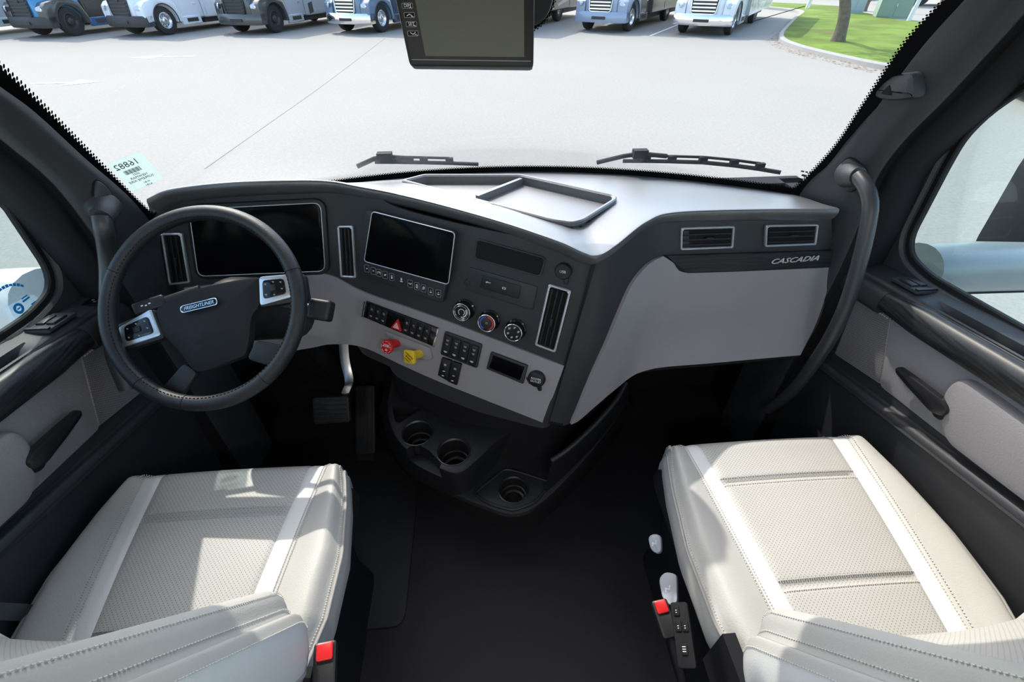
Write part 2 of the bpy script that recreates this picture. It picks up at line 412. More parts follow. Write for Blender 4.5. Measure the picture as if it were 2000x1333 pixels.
# round lamps added behind the seats, out of view, to brighten the cab
for x, y in ((-.45, -.75), (.45, -.75), (-.45, -1.7), (.45, -1.7)):
    r_ = empty('fill_lamp', (x, y, 1.95), 'added round fill lamp over the %s, %s' % ('driver side' if x < 0 else 'passenger side', 'nearer the seats' if y > -1 else 'nearer the rear wall'), 'fill lamp', 'added fill lamps behind the seats')
    LFr = Fr((x, y, 1.949), (1, 0, 0), (0, -1, 0))
    lathe('fill_lamp_trim', LFr, [(.11, 0), (.11, .008), (.095, .014), (.085, .010), (.083, .004)], M['silver'], r_, 32, caps=False)
    lathe('fill_lamp_lens', LFr, [(.085, .003), (.06, .006), (.001, .007)], M['lens'], r_, 32, caps=False)
    al = bpy.data.lights.new('fill_lamp_light', 'AREA'); al.shape = 'DISK'; al.size = .17; al.energy = 5; al.color = (1, .96, .90)
    ao = bpy.data.objects.new('fill_light', al); COL.objects.link(ao); ao.location = (x, y, 1.935); setparent(ao, r_)

# printed black border with fading dots along the glass edge
m = bpy.data.materials.new('black_dotted_border'); m.use_nodes = True; t = m.node_tree; t.nodes.clear()
out = t.nodes.new('ShaderNodeOutputMaterial'); tr = t.nodes.new('ShaderNodeBsdfTransparent'); df = t.nodes.new('ShaderNodeBsdfDiffuse'); mx = t.nodes.new('ShaderNodeMixShader')
df.inputs[0].default_value = (.008, .008, .009, 1); uvn = t.nodes.new('ShaderNodeUVMap'); sp = t.nodes.new('ShaderNodeSeparateXYZ'); t.links.new(uvn.outputs[0], sp.inputs[0])
u_, v_ = sp.outputs[0], sp.outputs[1]        # u runs along the edge in metres, v from 0 at the rim to 1 at the fading side
SPD = .0075
def lat(du, dv):
    a = mth(t, 'SUBTRACT', mth(t, 'FRACT', mth(t, 'ADD', mth(t, 'DIVIDE', u_, SPD), du)), .5)
    b = mth(t, 'SUBTRACT', mth(t, 'FRACT', mth(t, 'ADD', mth(t, 'MULTIPLY', v_, 4.5), dv)), .5)
    return mth(t, 'SQRT', mth(t, 'ADD', mth(t, 'MULTIPLY', a, a), mth(t, 'MULTIPLY', b, b)))
rad = mth(t, 'MULTIPLY', mth(t, 'SUBTRACT', 1.02, v_), 1.6)
on = mth(t, 'LESS_THAN', mth(t, 'MINIMUM', lat(0, 0), lat(.5, .5)), rad)
t.links.new(on, mx.inputs[0]); t.links.new(tr.outputs[0], mx.inputs[1]); t.links.new(df.outputs[0], mx.inputs[2]); t.links.new(mx.outputs[0], out.inputs[0])
M['frit'] = m
def border(name, edge, inn, n, width):
    """edge(k) -> (t,s) on the rim, inn = direction in (t,s) into the glass"""
    P, uv, acc = [], [], 0; prev = None
    for k in range(n):
        tt, ss = edge(k/(n-1)); e = WS(tt, ss); q = WS(tt+inn[0]*.02, ss+inn[1]*.02); d = (q-e).normalized()
        nr = d.cross(WS(tt, ss+.01)-e if inn[0] else WS(tt+.01, ss)-e).normalized()
        if nr.dot(CAMLOC-e) < 0: nr = -nr
        if prev: acc += (e-prev).length
        prev = e
        for i in range(3): P.append(e+d*width*i/2+nr*.002); uv.append((acc, i/2))
    return obj(name, P, gridf(n, 3), M['frit'], win, False, uv=uv)
def border_px(outer, inner, n=70):
    A, B = crl([(p[0], p[1], 0) for p in outer], n), crl([(p[0], p[1], 0) for p in inner], n); P, uv, acc = [], [], 0; prev = None
    for a, b_ in zip(A, B):
        for i in range(3):
            q = a.lerp(b_, i/2); p = onto(WST, q.x, q.y, .002)[0]
            if i == 0:
                acc += (p-prev).length if prev else 0; prev = p
            P.append(p); uv.append((acc, i/2))
    return obj('dotted_border', P, gridf(n, 3), M['frit'], win, False, uv=uv)
border_px([(-70, 150), (-8, 195), (82, 268), (165, 338), (228, 380), (285, 430)], [(-60, 56), (0, 109), (84, 190), (185, 295), (262, 377), (306, 418)])
border_px([(1890, -8), (1802, 90), (1712, 210), (1664, 282), (1618, 338), (1570, 384)], [(1852, -20), (1764, 73), (1680, 199), (1633, 271), (1589, 322), (1544, 366)])
border('dotted_border', lambda k: (-1+2*k, 0), (0, 1), 90, .040)
# dotted round patch behind the mirror mount
cp, cn = onto(WST, 1030, 10, .003); cfr = Fr(cp, (1, 0, 0), (0, -.3, 1))
P, uv = [], []
for i in range(6):
    for j in range(48):
        a = 2*math.pi*j/48; r_ = .075*i/5; x_, y_ = cfr.hit(1030, 10); q = cfr.P(r_*math.cos(a)*.9, r_*math.sin(a)*1.15+.03, 0)
        P.append(q); uv.append((a*.06, max(0, (i-3)/2)))
obj('dotted_patch', P, gridf(6, 48, True), M['frit'], win, False, uv=uv)

# ================================================================== DASHBOARD
dash = empty('dashboard', (0, 1.15, .5), 'charcoal and grey wrap-around dashboard with screens, vents and switches', 'dashboard')
BROW = [(285, 392, 1.0), (330, 374, 1.015), (440, 361, 1.03), (560, 356, 1.03), (640, 357, 1.02), (700, 367, 1.01), (770, 380, 1.0), (870, 404, .985),
        (988, 437, .97), (1090, 471, .96), (1138, 492, .95), (1165, 498, .945), (1200, 480, .95), (1262, 434, .958), (1320, 416, .96), (1480, 411, .96), (1640, 411, .96)]
BP = [at(u, v, z=z) for u, v, z in BROW]
BC = crl(BP, 110)
rows = [[], [], [], [], [], [], [], []]
for b in BC:
    tt = max(-.965, min(.965, b.x/.885))/1.13; wv_ = WS(tt, .012); wv_.y -= .006
    if wv_.y < b.y+.03: wv_.y = b.y+.03
    inn = V((wv_.x-b.x, wv_.y-b.y, 0)).normalized()
    for i, p in enumerate([b+inn*.050+V((0, 0, -.052)), b+inn*.016+V((0, 0, -.034)), b+inn*.002+V((0, 0, -.014)), b+inn*.001+V((0, 0, -.002)), b+inn*.010+V((0, 0, .002)),
                           b.lerp(wv_, .35)+V((0, 0, .001)), b.lerp(wv_, .7)+V((0, 0, .001)), wv_]): rows[i].append(p)
PADROWS = cr2(rows, 66, 330)
PADT = bvh(PADROWS)
TR = [(782, 356), (828, 344), (1018, 344), (1203, 385), (1205, 393), (1140, 434), (1117, 440), (1076, 434)]
tc_ = onto(PADT, 1010, 385)[0]
ta, tb_, tc2 = [onto(PADT, *q)[0] for q in ((800, 354), (1195, 389), (1100, 436))]; TF = Fr((ta+tb_+tc2)/3, tb_-ta, tb_-tc2)
if TF.z.z < 0: TF = Fr(TF.o, TF.x, -TF.y)
TF = TF.shift(c=.005)
tro = rpoly(TF.px(TR), .012, 4)
tri = inset(tro, .011)
def inside(p, poly):
    c = False
    for i in range(len(poly)):
        (x1, y1), (x2, y2) = poly[i-1][:2], poly[i][:2]
        if (y1 > p[1]) != (y2 > p[1]) and p[0] < (x2-x1)*(p[1]-y1)/(y2-y1)+x1: c = not c
    return c
pv = [p for r_ in PADROWS for p in r_]; hole = inset(tro, .006)
pf = [f for f in gridf(66, 330) if not inside(TF.L((pv[f[0]]+pv[f[2]])/2), hole)]
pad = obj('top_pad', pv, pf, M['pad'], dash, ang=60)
# storage tray sunk into the pad
ringplate('tray_rim', TF, tro, tri, .011, M['pad'], dash, base=-.004, bev=.003)
tray = ringplate('tray_wall', TF, inset(tro, .008), inset(tro, .0125), .024, M['pad'], dash, base=-.020)
plate('tray_floor', TF, inset(tro, .006), .004, M['pad'], tray, bev=0, base=-.022)
d0, d1 = V(TF.hit(1018, 349)), V(TF.hit(932, 383)); dn = V((-(d1-d0).y, (d1-d0).x)).normalized()*.006
plate('tray_divider', TF, [(d0+dn)[:], (d0-dn)[:], (d1-dn)[:], (d1+dn)[:]], .022, M['pad'], tray, base=-.020)

# --- fascia: gauges, then the angled stack
TILT = math.tan(R(15))
FP = [(-.905, 1.24), (-.90, 1.20), (-.895, 1.175), (-.885, 1.166), (-.80, 1.165), (-.60, 1.165), (-.47, 1.165), (-.415, 1.1645), (-.387, 1.1605), (-.362, 1.1525), (-.32, 1.137), (-.24, 1.105), (-.05, 1.029), (.12, .961), (.205, .927), (.222, .925), (.235, .938)]
fc = crl([(a, b, 0) for a, b in FP], 120)
def brz(x):
    for a, b in zip(BP, BP[1:]):
        if a.x <= x <= b.x: return a.z+(b.z-a.z)*(x-a.x)/(b.x-a.x+1e-9)
    return BP[0].z if x < BP[0].x else BP[-1].z
CL = Fr((-.60, 1.165, .85), (1, 0, 0), (0, TILT, 1))
sx = V((1, -.40, 0)).normalized()
CS = Fr((-.05, 1.029, .85), sx, V((.3714*TILT, .9285*TILT, 1)))
def csp(u, v): a, b = CS.hit(u, v); return CS.P(a, b)
XE = [(q.z, q.x-.3714*TILT*(q.z-.85)) for q in (csp(1172, 512), csp(1142, 598), csp(1112, 700), csp(1078, 832))]
def xend(z):
    if z >= XE[0][0]: return XE[0][1]
    for (z0, x0), (z1, x1) in zip(XE, XE[1:]):
        if z1 <= z <= z0: return x0+(x1-x0)*(z-z0)/(z1-z0)
    return XE[-1][1]+(z-XE[-1][0])*.3
ZB = [(-.95, .585), (-.45, .592), (csp(711, 677).x, csp(711, 677).z-.022), (csp(870, 748).x, csp(870, 748).z-.022), (csp(1060, 823).x, csp(1060, 823).z-.022), (.4, csp(1060, 823).z-.03)]
def zbot(x):
    for (x0, z0), (x1, z1) in zip(ZB, ZB[1:]):
        if x0 <= x <= x1: return z0+(z1-z0)*(x-x0)/(x1-x0)
    return ZB[0][1]
NZ = 16
def fascia_rows(extra):
    out_ = []
    for i in range(NZ):
        r_ = []
        for k, p in enumerate(fc):
            tg = (fc[min(k+1, 119)]-fc[max(k-1, 0)]).normalized(); aw = V((-tg.y, tg.x, 0))
            if p.x > -.30: aw = V((.3714, .9285, 0))
            if p.x < -.86: aw = V((0, 1, 0))
            zt = brz(p.x)-.022; zb = zbot(p.x)-extra; z = zt+(zb-zt)*i/(NZ-1)
            if p.x > -.30:                                   # the stack narrows downwards along its slanted right edge
                k_ = (p.x+.30)/.53; p = V((-.30, 1.129, 0)).lerp(V((-.30, 1.129, 0))+(p-V((-.30, 1.129, 0)))*((xend(z)+.30)/.53), min(k_, 1))
            q = p+aw*(z-.85)*TILT; q.z = z; r_.append(q)
        out_.append(r_)
    return face_out(out_)
FROWS = fascia_rows(0); FT = bvh(fascia_rows(.14))
loft('fascia', FROWS, M['char'], dash, thick=.012, ang=50)
# gauge screen in front of the driver
g = rpoly(CL.px([(374, 407), (630, 394), (639, 528), (392, 538)]), .022, 6)
gb = plate('gauge_housing', CL, inset(g, -.010), .012, M['black'], dash, bev=.004)
ringplate('gauge_bezel', CL, g, inset(g, .0022), .0035, M['silver'], gb, base=.012, bev=.0006)
plate('gauge_screen', CL, inset(g, .0018), .002, M['screen'], gb, bev=.0005, base=.012)

def vent(fr, quad, nslat, along, rim=.0055, depth=.022, tab=True, name='air_vent'):
    """framed louvre: a dark box, a silver frame, slats running up (0) or across (1)"""
    q = rpoly(fr.px(quad), .006, 5)
    c = [V(p) for p in fr.px(quad)]; cen = sum(c, V((0, 0)))/4
    vb = plate(name, fr, inset(q, .002), .003, M['matte'], dash, bev=0, base=.002)
    ringplate('vent_frame', fr, q, inset(q, rim), .010, M['silver'], vb, base=.002, bev=.002)
    i0 = [cen+(p-cen)*.93 for p in c]
    if along == 0: tl, tr_, br, bl = i0
    else: tl, tr_, br, bl = i0[3], i0[0], i0[1], i0[2]          # turned so slats run the long way
    for k in range(nslat):
        f_ = (k+.5)/nslat; p0 = tl.lerp(tr_, f_); p1 = bl.lerp(br, f_); d = (tr_-tl).normalized()*.0018
        q0, q1 = p0.lerp(p1, .02), p0.lerp(p1, .98)
        e = (tr_-tl).normalized()*.004
        mb = MB().hexa([fr.P(*(q0-d), .004), fr.P(*(q0+d), .004), fr.P(*(q1+d), .004), fr.P(*(q1-d), .004),
                        fr.P(*(q0-d+e), .0105), fr.P(*(q0+d+e), .0105), fr.P(*(q1+d+e), .0105), fr.P(*(q1-d+e), .0105)])
        mb.build('slat', M['black'], vb, False)
    if tab:
        mid = tl.lerp(tr_, .52).lerp(bl.lerp(br, .52), .55); u = (bl-tl).normalized(); w_ = (tr_-tl).normalized()
        MB().hexa([fr.P(*(mid-u*.012-w_*.003), .008), fr.P(*(mid-u*.012+w_*.003), .008), fr.P(*(mid+u*.012+w_*.003), .008), fr.P(*(mid+u*.012-w_*.003), .008),
                   fr.P(*(mid-u*.010-w_*.002), .014), fr.P(*(mid-u*.010+w_*.002), .014), fr.P(*(mid+u*.010+w_*.002), .014), fr.P(*(mid+u*.010-w_*.002), .014)]).build('vent_tab', M['black'], vb, False)
    return vb
vent(CL, [(318, 455), (359, 454), (375, 551), (334, 556)], 4, 0)
p_, n_ = onto(FT, 679, 490); VF = Fr(p_, n_.cross(V((0, 0, 1)))*-1, (0, TILT, 1))
vent(VF, [(661, 440), (692, 440), (698, 542), (667, 540)], 4, 0)
vent(CS, [(1073, 553), (1117, 566), (1086, 687), (1046, 672)], 4, 0)

# --- grey lower panel laid over the fascia
GT = [(362, 561), (450, 551), (560, 536), (600, 531), (650, 538), (711, 569), (800, 600), (904, 637), (1100, 713)]
GB = [(414, 690), (470, 690), (560, 685), (610, 678), (650, 671), (711, 677), (790, 713), (870, 748), (1060, 823)]
GR = drape(FT, GT, GB, 12, 60, .007)
GR = face_out(GR); GPT = bvh(GR)
loft('lower_panel', GR, M['grey'], dash, thick=.010)

def seat_on(tree, u, v, xdir=None, off=0):
    p, n = onto(tree, u, v, off); x = xdir or sx; x = (x-n*x.dot(n)).normalized()
    return Fr(p, x, n.cross(x))
# --- infotainment unit
q = rpoly(CS.px([(722, 407), (897, 452), (871, 590), (707, 533)]), .014, 5)
iu = plate('screen_unit', CS, q, .022, M['char'], dash, bev=.005)
IF = CS.shift(c=.022)
def boost(px): return px
scr = rpoly(IF.px([(727, 412), (890, 454), (877, 557), (711, 511)]), .011, 6)
ringplate('screen_bezel', IF, scr, inset(scr, .0022), .003, M['silver'], iu, bev=.0006)
plate('screen_glass', IF, inset(scr, .0015), .0015, M['screen'], iu, bev=.0004)
icons = ['<', '>', 'O', 'v', '=', None, '-', 'o', 'd', 'o', 'o']
BX = [(717.5, 524.5), (730, 529), (741, 533), (753, 537), (766, 541), (784, 547.5), (802, 554), (815, 559), (828, 563), (842, 569), (857, 573)]
for i, (u, v) in enumerate(BX):
    a, b = IF.hit(u, v)
    if i != 5:
        o_ = rr(.0150, .0205, .003, 4, a, b)
        kb = plate('button', IF, o_, .0022, M['black'], iu, bev=.0006)
        ringplate('button_outline', IF, o_, inset(o_, .0007), .0004, M['grey_ink'], kb, base=.0022, bev=.0001)
    else: kb = iu
    ic = IF.shift(a, b, .0022 if i != 5 else 0)
    mb = MB()
    def bar(x0, y0, x1, y1, w=.0007):
        d = V((x1-x0, y1-y0)); n2 = V((-d.y, d.x)).normalized()*w
        mb.hexa([ic.P(x0+n2.x, y0+n2.y, 0), ic.P(x0-n2.x, y0-n2.y, 0), ic.P(x1-n2.x, y1-n2.y, 0), ic.P(x1+n2.x, y1+n2.y, 0),
                 ic.P(x0+n2.x, y0+n2.y, .0004), ic.P(x0-n2.x, y0-n2.y, .0004), ic.P(x1-n2.x, y1-n2.y, .0004), ic.P(x1+n2.x, y1+n2.y, .0004)])
    k = .004
    if i in (0, 1): bar(-k/2, 0, k/2, 0, .0012)
    elif i == 2:
        for s in range(8): a0, a1 = R(-40+s*32), R(-40+s*32+32); bar(k*math.cos(a0), k*math.sin(a0), k*math.cos(a1), k*math.sin(a1))
        bar(0, 0, k*.6, k*.6)
    elif i == 3: bar(-k*.6, -k*.4, k*.7, k*.5, .0018)
    elif i == 4: bar(-k*.6, k, k*.6, k); bar(-k*.6, 0, k*.6, 0, .0012); bar(-k*.6, -k*.8, k*.6, -k*.8, .0012)
    elif i == 5: bar(0, -.001, 0, .006, .0018); bar(-.004, -.004, .004, -.004, .001)
    elif i == 6: bar(-k, 0, k, 0); bar(-k, 0, -k*.8, k*.5); bar(k, 0, k*.8, k*.5); bar(-k*.5, -k*.4, k*.5, -k*.4)
    elif i == 7: bar(-k*.5, -k, -k*.5, k); bar(k*.5, -k, k*.5, k); bar(-k*.5, k, k*.5, k, .0011); bar(-k*.5, -k, k*.5, -k, .0014)
    elif i == 8: bar(-k*.4, -k*.7, -k*.4, k*.8); bar(k*.6, -k*.3, k*.6, k); bar(-k*.4, k*.8, k*.6, k, .001); bar(-k*.8, -k*.8, -k*.3, -k*.6, .0012); bar(k*.1, -k*.4, k*.6, -k*.3, .0012)
    else: bar(-k*.7, -k*.6, k*.7, -k*.6, .0014); bar(-k*.3, k*.6, k*.3, k*.6) ; (bar(0, k*.3, 0, k*.9) if i == 10 else None)
    mb.build('button_icon', M['white_ink'], kb, False)

# --- slot with flat black inside, cover panel with small plate, round plug, socket cap
q = rpoly(CS.px([(934, 469), (1064, 505), (1055, 538), (929, 503)]), .008, 4)
sb_ = ringplate('slot_surround', CS, inset(q, -.004), q, .005, M['char'], dash, bev=.001)
plate('slot_shade_plate', CS, inset(q, -.001), .0025, M['matte'], sb_, bev=0, base=.0008)  # flat black plate paints the shade inside the slot
q = rpoly(CS.px([(917, 521), (1051, 560), (1041, 606), (910, 566)]), .006, 4)
cv = plate('cover_panel', CS, q, .004, M['char'], dash, bev=.002)
q = rpoly(CS.px([(944, 536), (1019, 558), (1014, 583), (938, 561)]), .004, 4)
cp_ = plate('port_plate', CS, q, .0025, M['black'], cv, bev=.001, base=.004)
for u, v, s in ((956, 551, '<'), (986, 562, '=')):
    a, b = CS.hit(u, v); F2 = CS.shift(a, b, .0066)
    mb = MB()
    if s == '<': mb.box((0, 0, .0002), (.006, .0006, .0002), F2).box((-.003, .0018, .0002), (.0022, .0006, .0002), F2).box((-.006, 0, .0002), (.0014, .0014, .0002), F2)
    else: mb.box((0, .002, .0002), (.004, .0006, .0002), F2).box((0, -.002, .0002), (.004, .0006, .0002), F2).box((.004, 0, .0002), (.0007, .0026, .0002), F2).box((-.004, 0, .0002), (.0007, .0026, .0002), F2)
    mb.build('port_mark', M['white_ink'], cp_, False)
a, b = CS.hit(914, 552)
lathe('round_plug', CS.shift(a, b), [(.009, 0), (.009, .003), (.0075, .005), (.0072, .0035)], M['char'], dash, 20)
a, b = CS.hit(1101, 529); F2 = CS.shift(a, b)
ub = lathe('usb_cap', F2, [(.021, 0), (.021, .006), (.0185, .011), (.0175, .012)], M['black'], dash, 28)
text('usb_lettering', 'USB', F2, 0, 0, .009, M['white_ink'], ub, c=.0122)
plate('cap_tab', F2, rr(.012, .016, .004, 4, .009, -.024), .006, M['black'], ub, bev=.0015)

# --- three climate knobs
def knob(u, v, kind):
    a, b = CS.hit(u, v); F2 = CS.shift(a, b)
    kb = lathe('climate_knob', F2, [(.0285, 0), (.0285, .004), (.025, .006), (.0245, .024), (.0235, .0265), (.0225, .0265)], M['gloss'], dash, 40)
    ringplate('knob_ring', F2, circ(.0243, 40), circ(.0220, 40), .003, M['chrome'], kb, base=.0255, bev=.0008)
    lathe('knob_face', F2, [(.0222, .025), (.0222, .0262), (.020, .0264)], M['black'], kb, 40)
    fz = .0264
    def arc(r0, r1, a0, a1, m_, nm):
        n = 20; P = []
        for i in range(n+1):
            th = R(a0+(a1-a0)*i/n)
            for r_ in (r0, r1): P.append(F2.P(r_*math.cos(th), r_*math.sin(th), fz+.0004))
        obj(nm, P, gridf(n+1, 2), m_, kb, False)
    if kind == 0:
        ringplate('knob_ring', F2, circ(.0190, 36), circ(.0176, 36), .003, M['chrome'], kb, base=fz, bev=.0006)
        arc(.008, .0094, -60, 240, M['white_ink'], 'fan_mark'); arc(.0125, .0150, -95, 35, M['white_ink'], 'speed_mark')
    elif kind == 1:
        arc(.0160, .0195, 100, 245, M['blue_ink'], 'cold_mark'); arc(.0160, .0195, -65, 85, M['red_ink'], 'hot_mark')
        ringplate('centre_mark', F2, circ(.003, 14), circ(.0020, 14), .0004, M['grey_ink'], kb, base=fz, bev=.0001)
    else:
        for i in range(6):
            th = R(90-60*i-12); c = (math.cos(th)*.0145, math.sin(th)*.0145)
            F3 = F2.shift(c[0], c[1], fz)
            MB().box((0, .0016, .0002), (.0022, .0005, .0002), F3).box((-.0015, -.0008, .0002), (.0005, .0022, .0002), F3).box((.001, -.001, .0002), (.0014, .0005, .0002), F3).box((.0022, .0024, .0002), (.0008, .0008, .0002), F3).build('mode_mark', M['white_ink'], kb, False)
knob(909, 604, 0); knob(957, 625, 1); knob(1008, 643, 2)

# --- switch bank with hazard button
GF = seat_on(GPT, 785, 632)
bq = GF.px([(716, 587), (859, 641), (850, 676), (711, 617)])
bank = plate('switch_bank', GF, rpoly(bq, .002, 3), .008, M['gloss'], dash, bev=.001)
tl, tr_, br, bl = [V(p) for p in bq]
for f0, f1 in ((-.005, .018), (.982, 1.005)):
    plate('end_cap', GF, [tl.lerp(tr_, f0)[:], tl.lerp(tr_, f1)[:], bl.lerp(br, f1)[:], bl.lerp(br, f0)[:]], .011, M['chrome'], bank, bev=.001)
def bl2(s, t_): return tl.lerp(tr_, s).lerp(bl.lerp(br, s), t_)
slots = [.115, .20, .285, None, .60, .69, .78, .87]
for k, s in enumerate(slots):
    if s is None: continue
    w_ = .040
    c4 = [bl2(s-w_, .05), bl2(s+w_, .05), bl2(s+w_, .95), bl2(s-w_, .95)]
    kb = plate('switch_key', GF, rpoly([p[:] for p in c4], .002, 3), .003, M['black'], bank, bev=.0008, base=.008)
    e0 = (tr_-tl).normalized(); KF = Fr(GF.P(*bl2(s, .30), .0111), GF.x*e0.x+GF.y*e0.y, GF.y)
    mb = MB()
    for q_ in ([(-.003, .002, .003, .002), (-.003, -.001, .002, -.001), (.001, -.004, .003, -.004)] if k % 2 else [(-.002, -.004, -.002, .004), (-.002, 0, .003, .003), (.002, -.004, .002, .001)]):
        x0, y0, x1, y1 = q_; d = V((x1-x0, y1-y0)); n2 = V((-d.y, d.x)).normalized()*.0006
        mb.add([KF.P(x0+n2.x, y0+n2.y), KF.P(x0-n2.x, y0-n2.y), KF.P(x1-n2.x, y1-n2.y), KF.P(x1+n2.x, y1+n2.y)], [(0, 1, 2, 3)])
    mb.build('switch_icon', M['grey_ink'], kb, False)
    KF = Fr(GF.P(*bl2(s, .72), .0111), KF.x, KF.y)
    MB().box((0, .0018, 0), (.004, .0007, .0002), KF).box((.0005, -.0010, 0), (.0032, .0007, .0002), KF).build('switch_lettering', M['grey_ink'], kb, False)
hc = V(GF.hit(779, 633)); e0 = (tr_-tl).normalized(); HF = Fr(GF.P(hc.x, hc.y, .008), GF.x*e0.x+GF.y*e0.y, GF.y)
tri_ = [(-.0175, -.014), (.0175, -.014), (0, .0200)]
hz = plate('hazard_button', HF, rpoly(tri_, .003, 4), .006, M['red'], bank, bev=.0015)
tri2 = [(-.0095, -.0085), (.0095, -.0085), (0, .0095)]; tri3 = [(p[0]*.72, p[1]*.72-.0004) for p in tri2]
ringplate('hazard_mark', HF, tri2, tri3, .0004, M['white_ink'], hz, base=.006, bev=.0001)
tri2 = [(p[0]*.5, p[1]*.5-.0006) for p in tri2]; ringplate('hazard_mark', HF, tri2, [(p[0]*.5, p[1]*.5) for p in tri2], .0004, M['white_ink'], hz, base=.006, bev=.0001)

# --- thin outline of a hatch, left of the brake knobs
HA = seat_on(GPT, 735, 640)
q = rpoly(HA.px([(708, 624), (744, 640), (741, 671), (703, 661)]), .010, 5)
ringplate('hatch_outline', HA, q, inset(q, .0012), .0008, M['pipe'], dash, bev=.0002)
# --- ledge above the knobs
LF = seat_on(GPT, 810, 672)
plate('knob_ledge', LF, rpoly(LF.px([(752, 645), (842, 679), (846, 700), (836, 704), (752, 655)]), .004, 4), .006, M['grey'], dash, bev=.003)

# --- red and yellow air-brake knobs
def facing(p, n, x): x = (x-n*x.dot(n)).normalized(); return Fr(p, x, n.cross(x))
def brake(us, vs, uk, vk, colour, shape):
    base, n = onto(GPT, us, vs); F2 = facing(base, n, sx)
    c = CAMLOC+ray(uk, vk)*((base+n*.042-CAMLOC).dot(n)/ray(uk, vk).dot(n))
    kb = lathe('brake_collar', F2, [(.021, 0), (.021, .003), (.017, .006), (.016, .004)], M['grey'], dash, 28)
    ax = (c-base); F3 = Fr(base, sx, ax.cross(sx)*-1) ; F3 = facing(base, ax.normalized(), sx); Lh = ax.length
    kn = lathe('brake_stem', F3, [(.0125, .0), (.0125, Lh-.004), (.016, Lh)], M[colour], dash, 24)
    KF = F3.shift(c=Lh)
    if shape == 8:
        pts = [(.0215*math.cos(R(22.5+45*i)), .0215*math.sin(R(22.5+45*i))) for i in range(8)]
        kb2 = plate('brake_button', KF, rpoly(pts, .003, 3), .008, M[colour], kn, bev=.002)
        for i, (s, y) in enumerate((('TRAILER', .006), ('AIR SUPPLY', .0015))): text('knob_lettering', s, KF, 0, y, .0055 if i < 2 else .003, M['white_ink'], kb2, c=.0081)
        ringplate('knob_mark', KF, rr(.007, .006, .0015, 3, 0, -.0085), rr(.004, .003, .001, 3, 0, -.0085), .0004, M['white_ink'], kb2, base=.0081, bev=.0001)
        for i in range(8):
            th = R(45*i); F4 = KF.rot(th); MB().box((.0165, 0, .0083), (.0004, .0045, .0002), F4).build('knob_mark', M['white_ink'], kb2, False)
    else:
        KF = KF.rot(R(8)); pts = [(.019, .019), (-.019, .019), (-.019, -.019), (.019, -.019)]
        kb2 = plate('brake_button', KF, rpoly(pts, .007, 5), .008, M[colour], kn, bev=.002)
        K2 = KF.rot(R(-35))
        text('knob_lettering', 'PARKING', K2, 0, .0055, .0070, M['black_ink'], kb2, c=.0081); text('knob_lettering', 'BRAKE', K2, 0, -.0025, .0070, M['black_ink'], kb2, c=.0081)
        MB().box((0, -.0105, .0083), (.009, .0008, .0002), K2).build('knob_mark', M['black_ink'], kb2, False)
brake(777, 670, 758, 677, 'red', 8)
brake(822, 690, 802, 697, 'yellow', 4)

# --- rocker panel, lower switch pair, display, power socket
RF = seat_on(GPT, 902, 682)
quad = RF.px([(870, 646), (943, 672), (933, 719), (861, 691)])
rp_ = plate('rocker_panel', RF, rpoly(quad, .006, 4), .006, M['char'], dash, bev=.002)
tl, tr_, br, bl = [V(p) for p in quad]
for k in range(4):
    s0, s1 = .05+k*.235, .05+k*.235+.195
    c4 = [bl2(s0, .10), bl2(s1, .10), bl2(s1, .90), bl2(s0, .90)]
    top = plate('rocker', RF, rpoly([p[:] for p in c4], .003, 4), .007, M['black'], rp_, bev=.002, base=.005, dome=.002)
    for tpos, wd in ((.26, .0042), (.42, .004), (.74, .005)):
        c = bl2((s0+s1)/2, tpos); KF = Fr(RF.P(c.x, c.y, .0138), RF.x*(tr_-tl).normalized().x+RF.y*(tr_-tl).normalized().y, RF.y)
        MB().box((0, .001, 0), (wd, .0008, .0003), KF).box((.0005, -.0018, 0), (wd*.7, .0006, .0003), KF).build('rocker_lettering', M['grey_ink'] if tpos < .6 else M['white_ink'], top, False)
RF2 = seat_on(GPT, 880, 722)
for quad_ in ([(865, 697), (884, 703), (876, 742), (857, 731)], [(885, 704), (903, 710), (894, 751), (876, 743)]):
    quad = RF2.px(quad_); tl, tr_, br, bl = [V(p) for p in quad]
    sw = plate('toggle_switch', RF2, rpoly(quad, .002, 3), .009, M['black'], dash, bev=.002)
    for tpos, hh in ((.28, .003), (.62, .0012), (.86, .0012)):
        c = bl2(.5, tpos); KF = Fr(RF2.P(c.x, c.y, .0093), RF2.x, RF2.y); MB().box((0, 0, 0), (.0035, hh, .0003), KF).build('toggle_lettering', M['grey_ink'] if tpos < .5 else M['white_ink'], sw, False)
DF = seat_on(GPT, 992, 716)
q = rpoly(DF.px([(960, 686), (1032, 713), (1023, 749), (951, 719)]), .004, 4)
dd = plate('small_display', DF, q, .007, M['char'], dash, bev=.002)
plate('display_window', DF, rpoly(DF.px([(965, 692), (1026, 715), (1017, 741), (957, 716)]), .002, 3), .0006, M['screen'], dd, bev=.0002, base=.007)
PF_ = seat_on(GPT, 1049, 739)
pk = lathe('power_socket_cap', PF_, [(.024, 0), (.024, .007), (.0205, .013), (.0195, .0135)], M['black'], dash, 30)
for i, s in enumerate(('POWER', 'OUTLET')): text('socket_lettering', s, PF_, 0, .004-.008*i, .008, M['white_ink'], pk, c=.0137)
plate('cap_tab', PF_, rpoly([(-.03, -.004), (-.02, -.02), (.002, -.022), (.008, -.036), (.017, -.034), (.014, -.015), (-.012, -.002)], .003, 3), .006, M['black'], pk, bev=.0015)

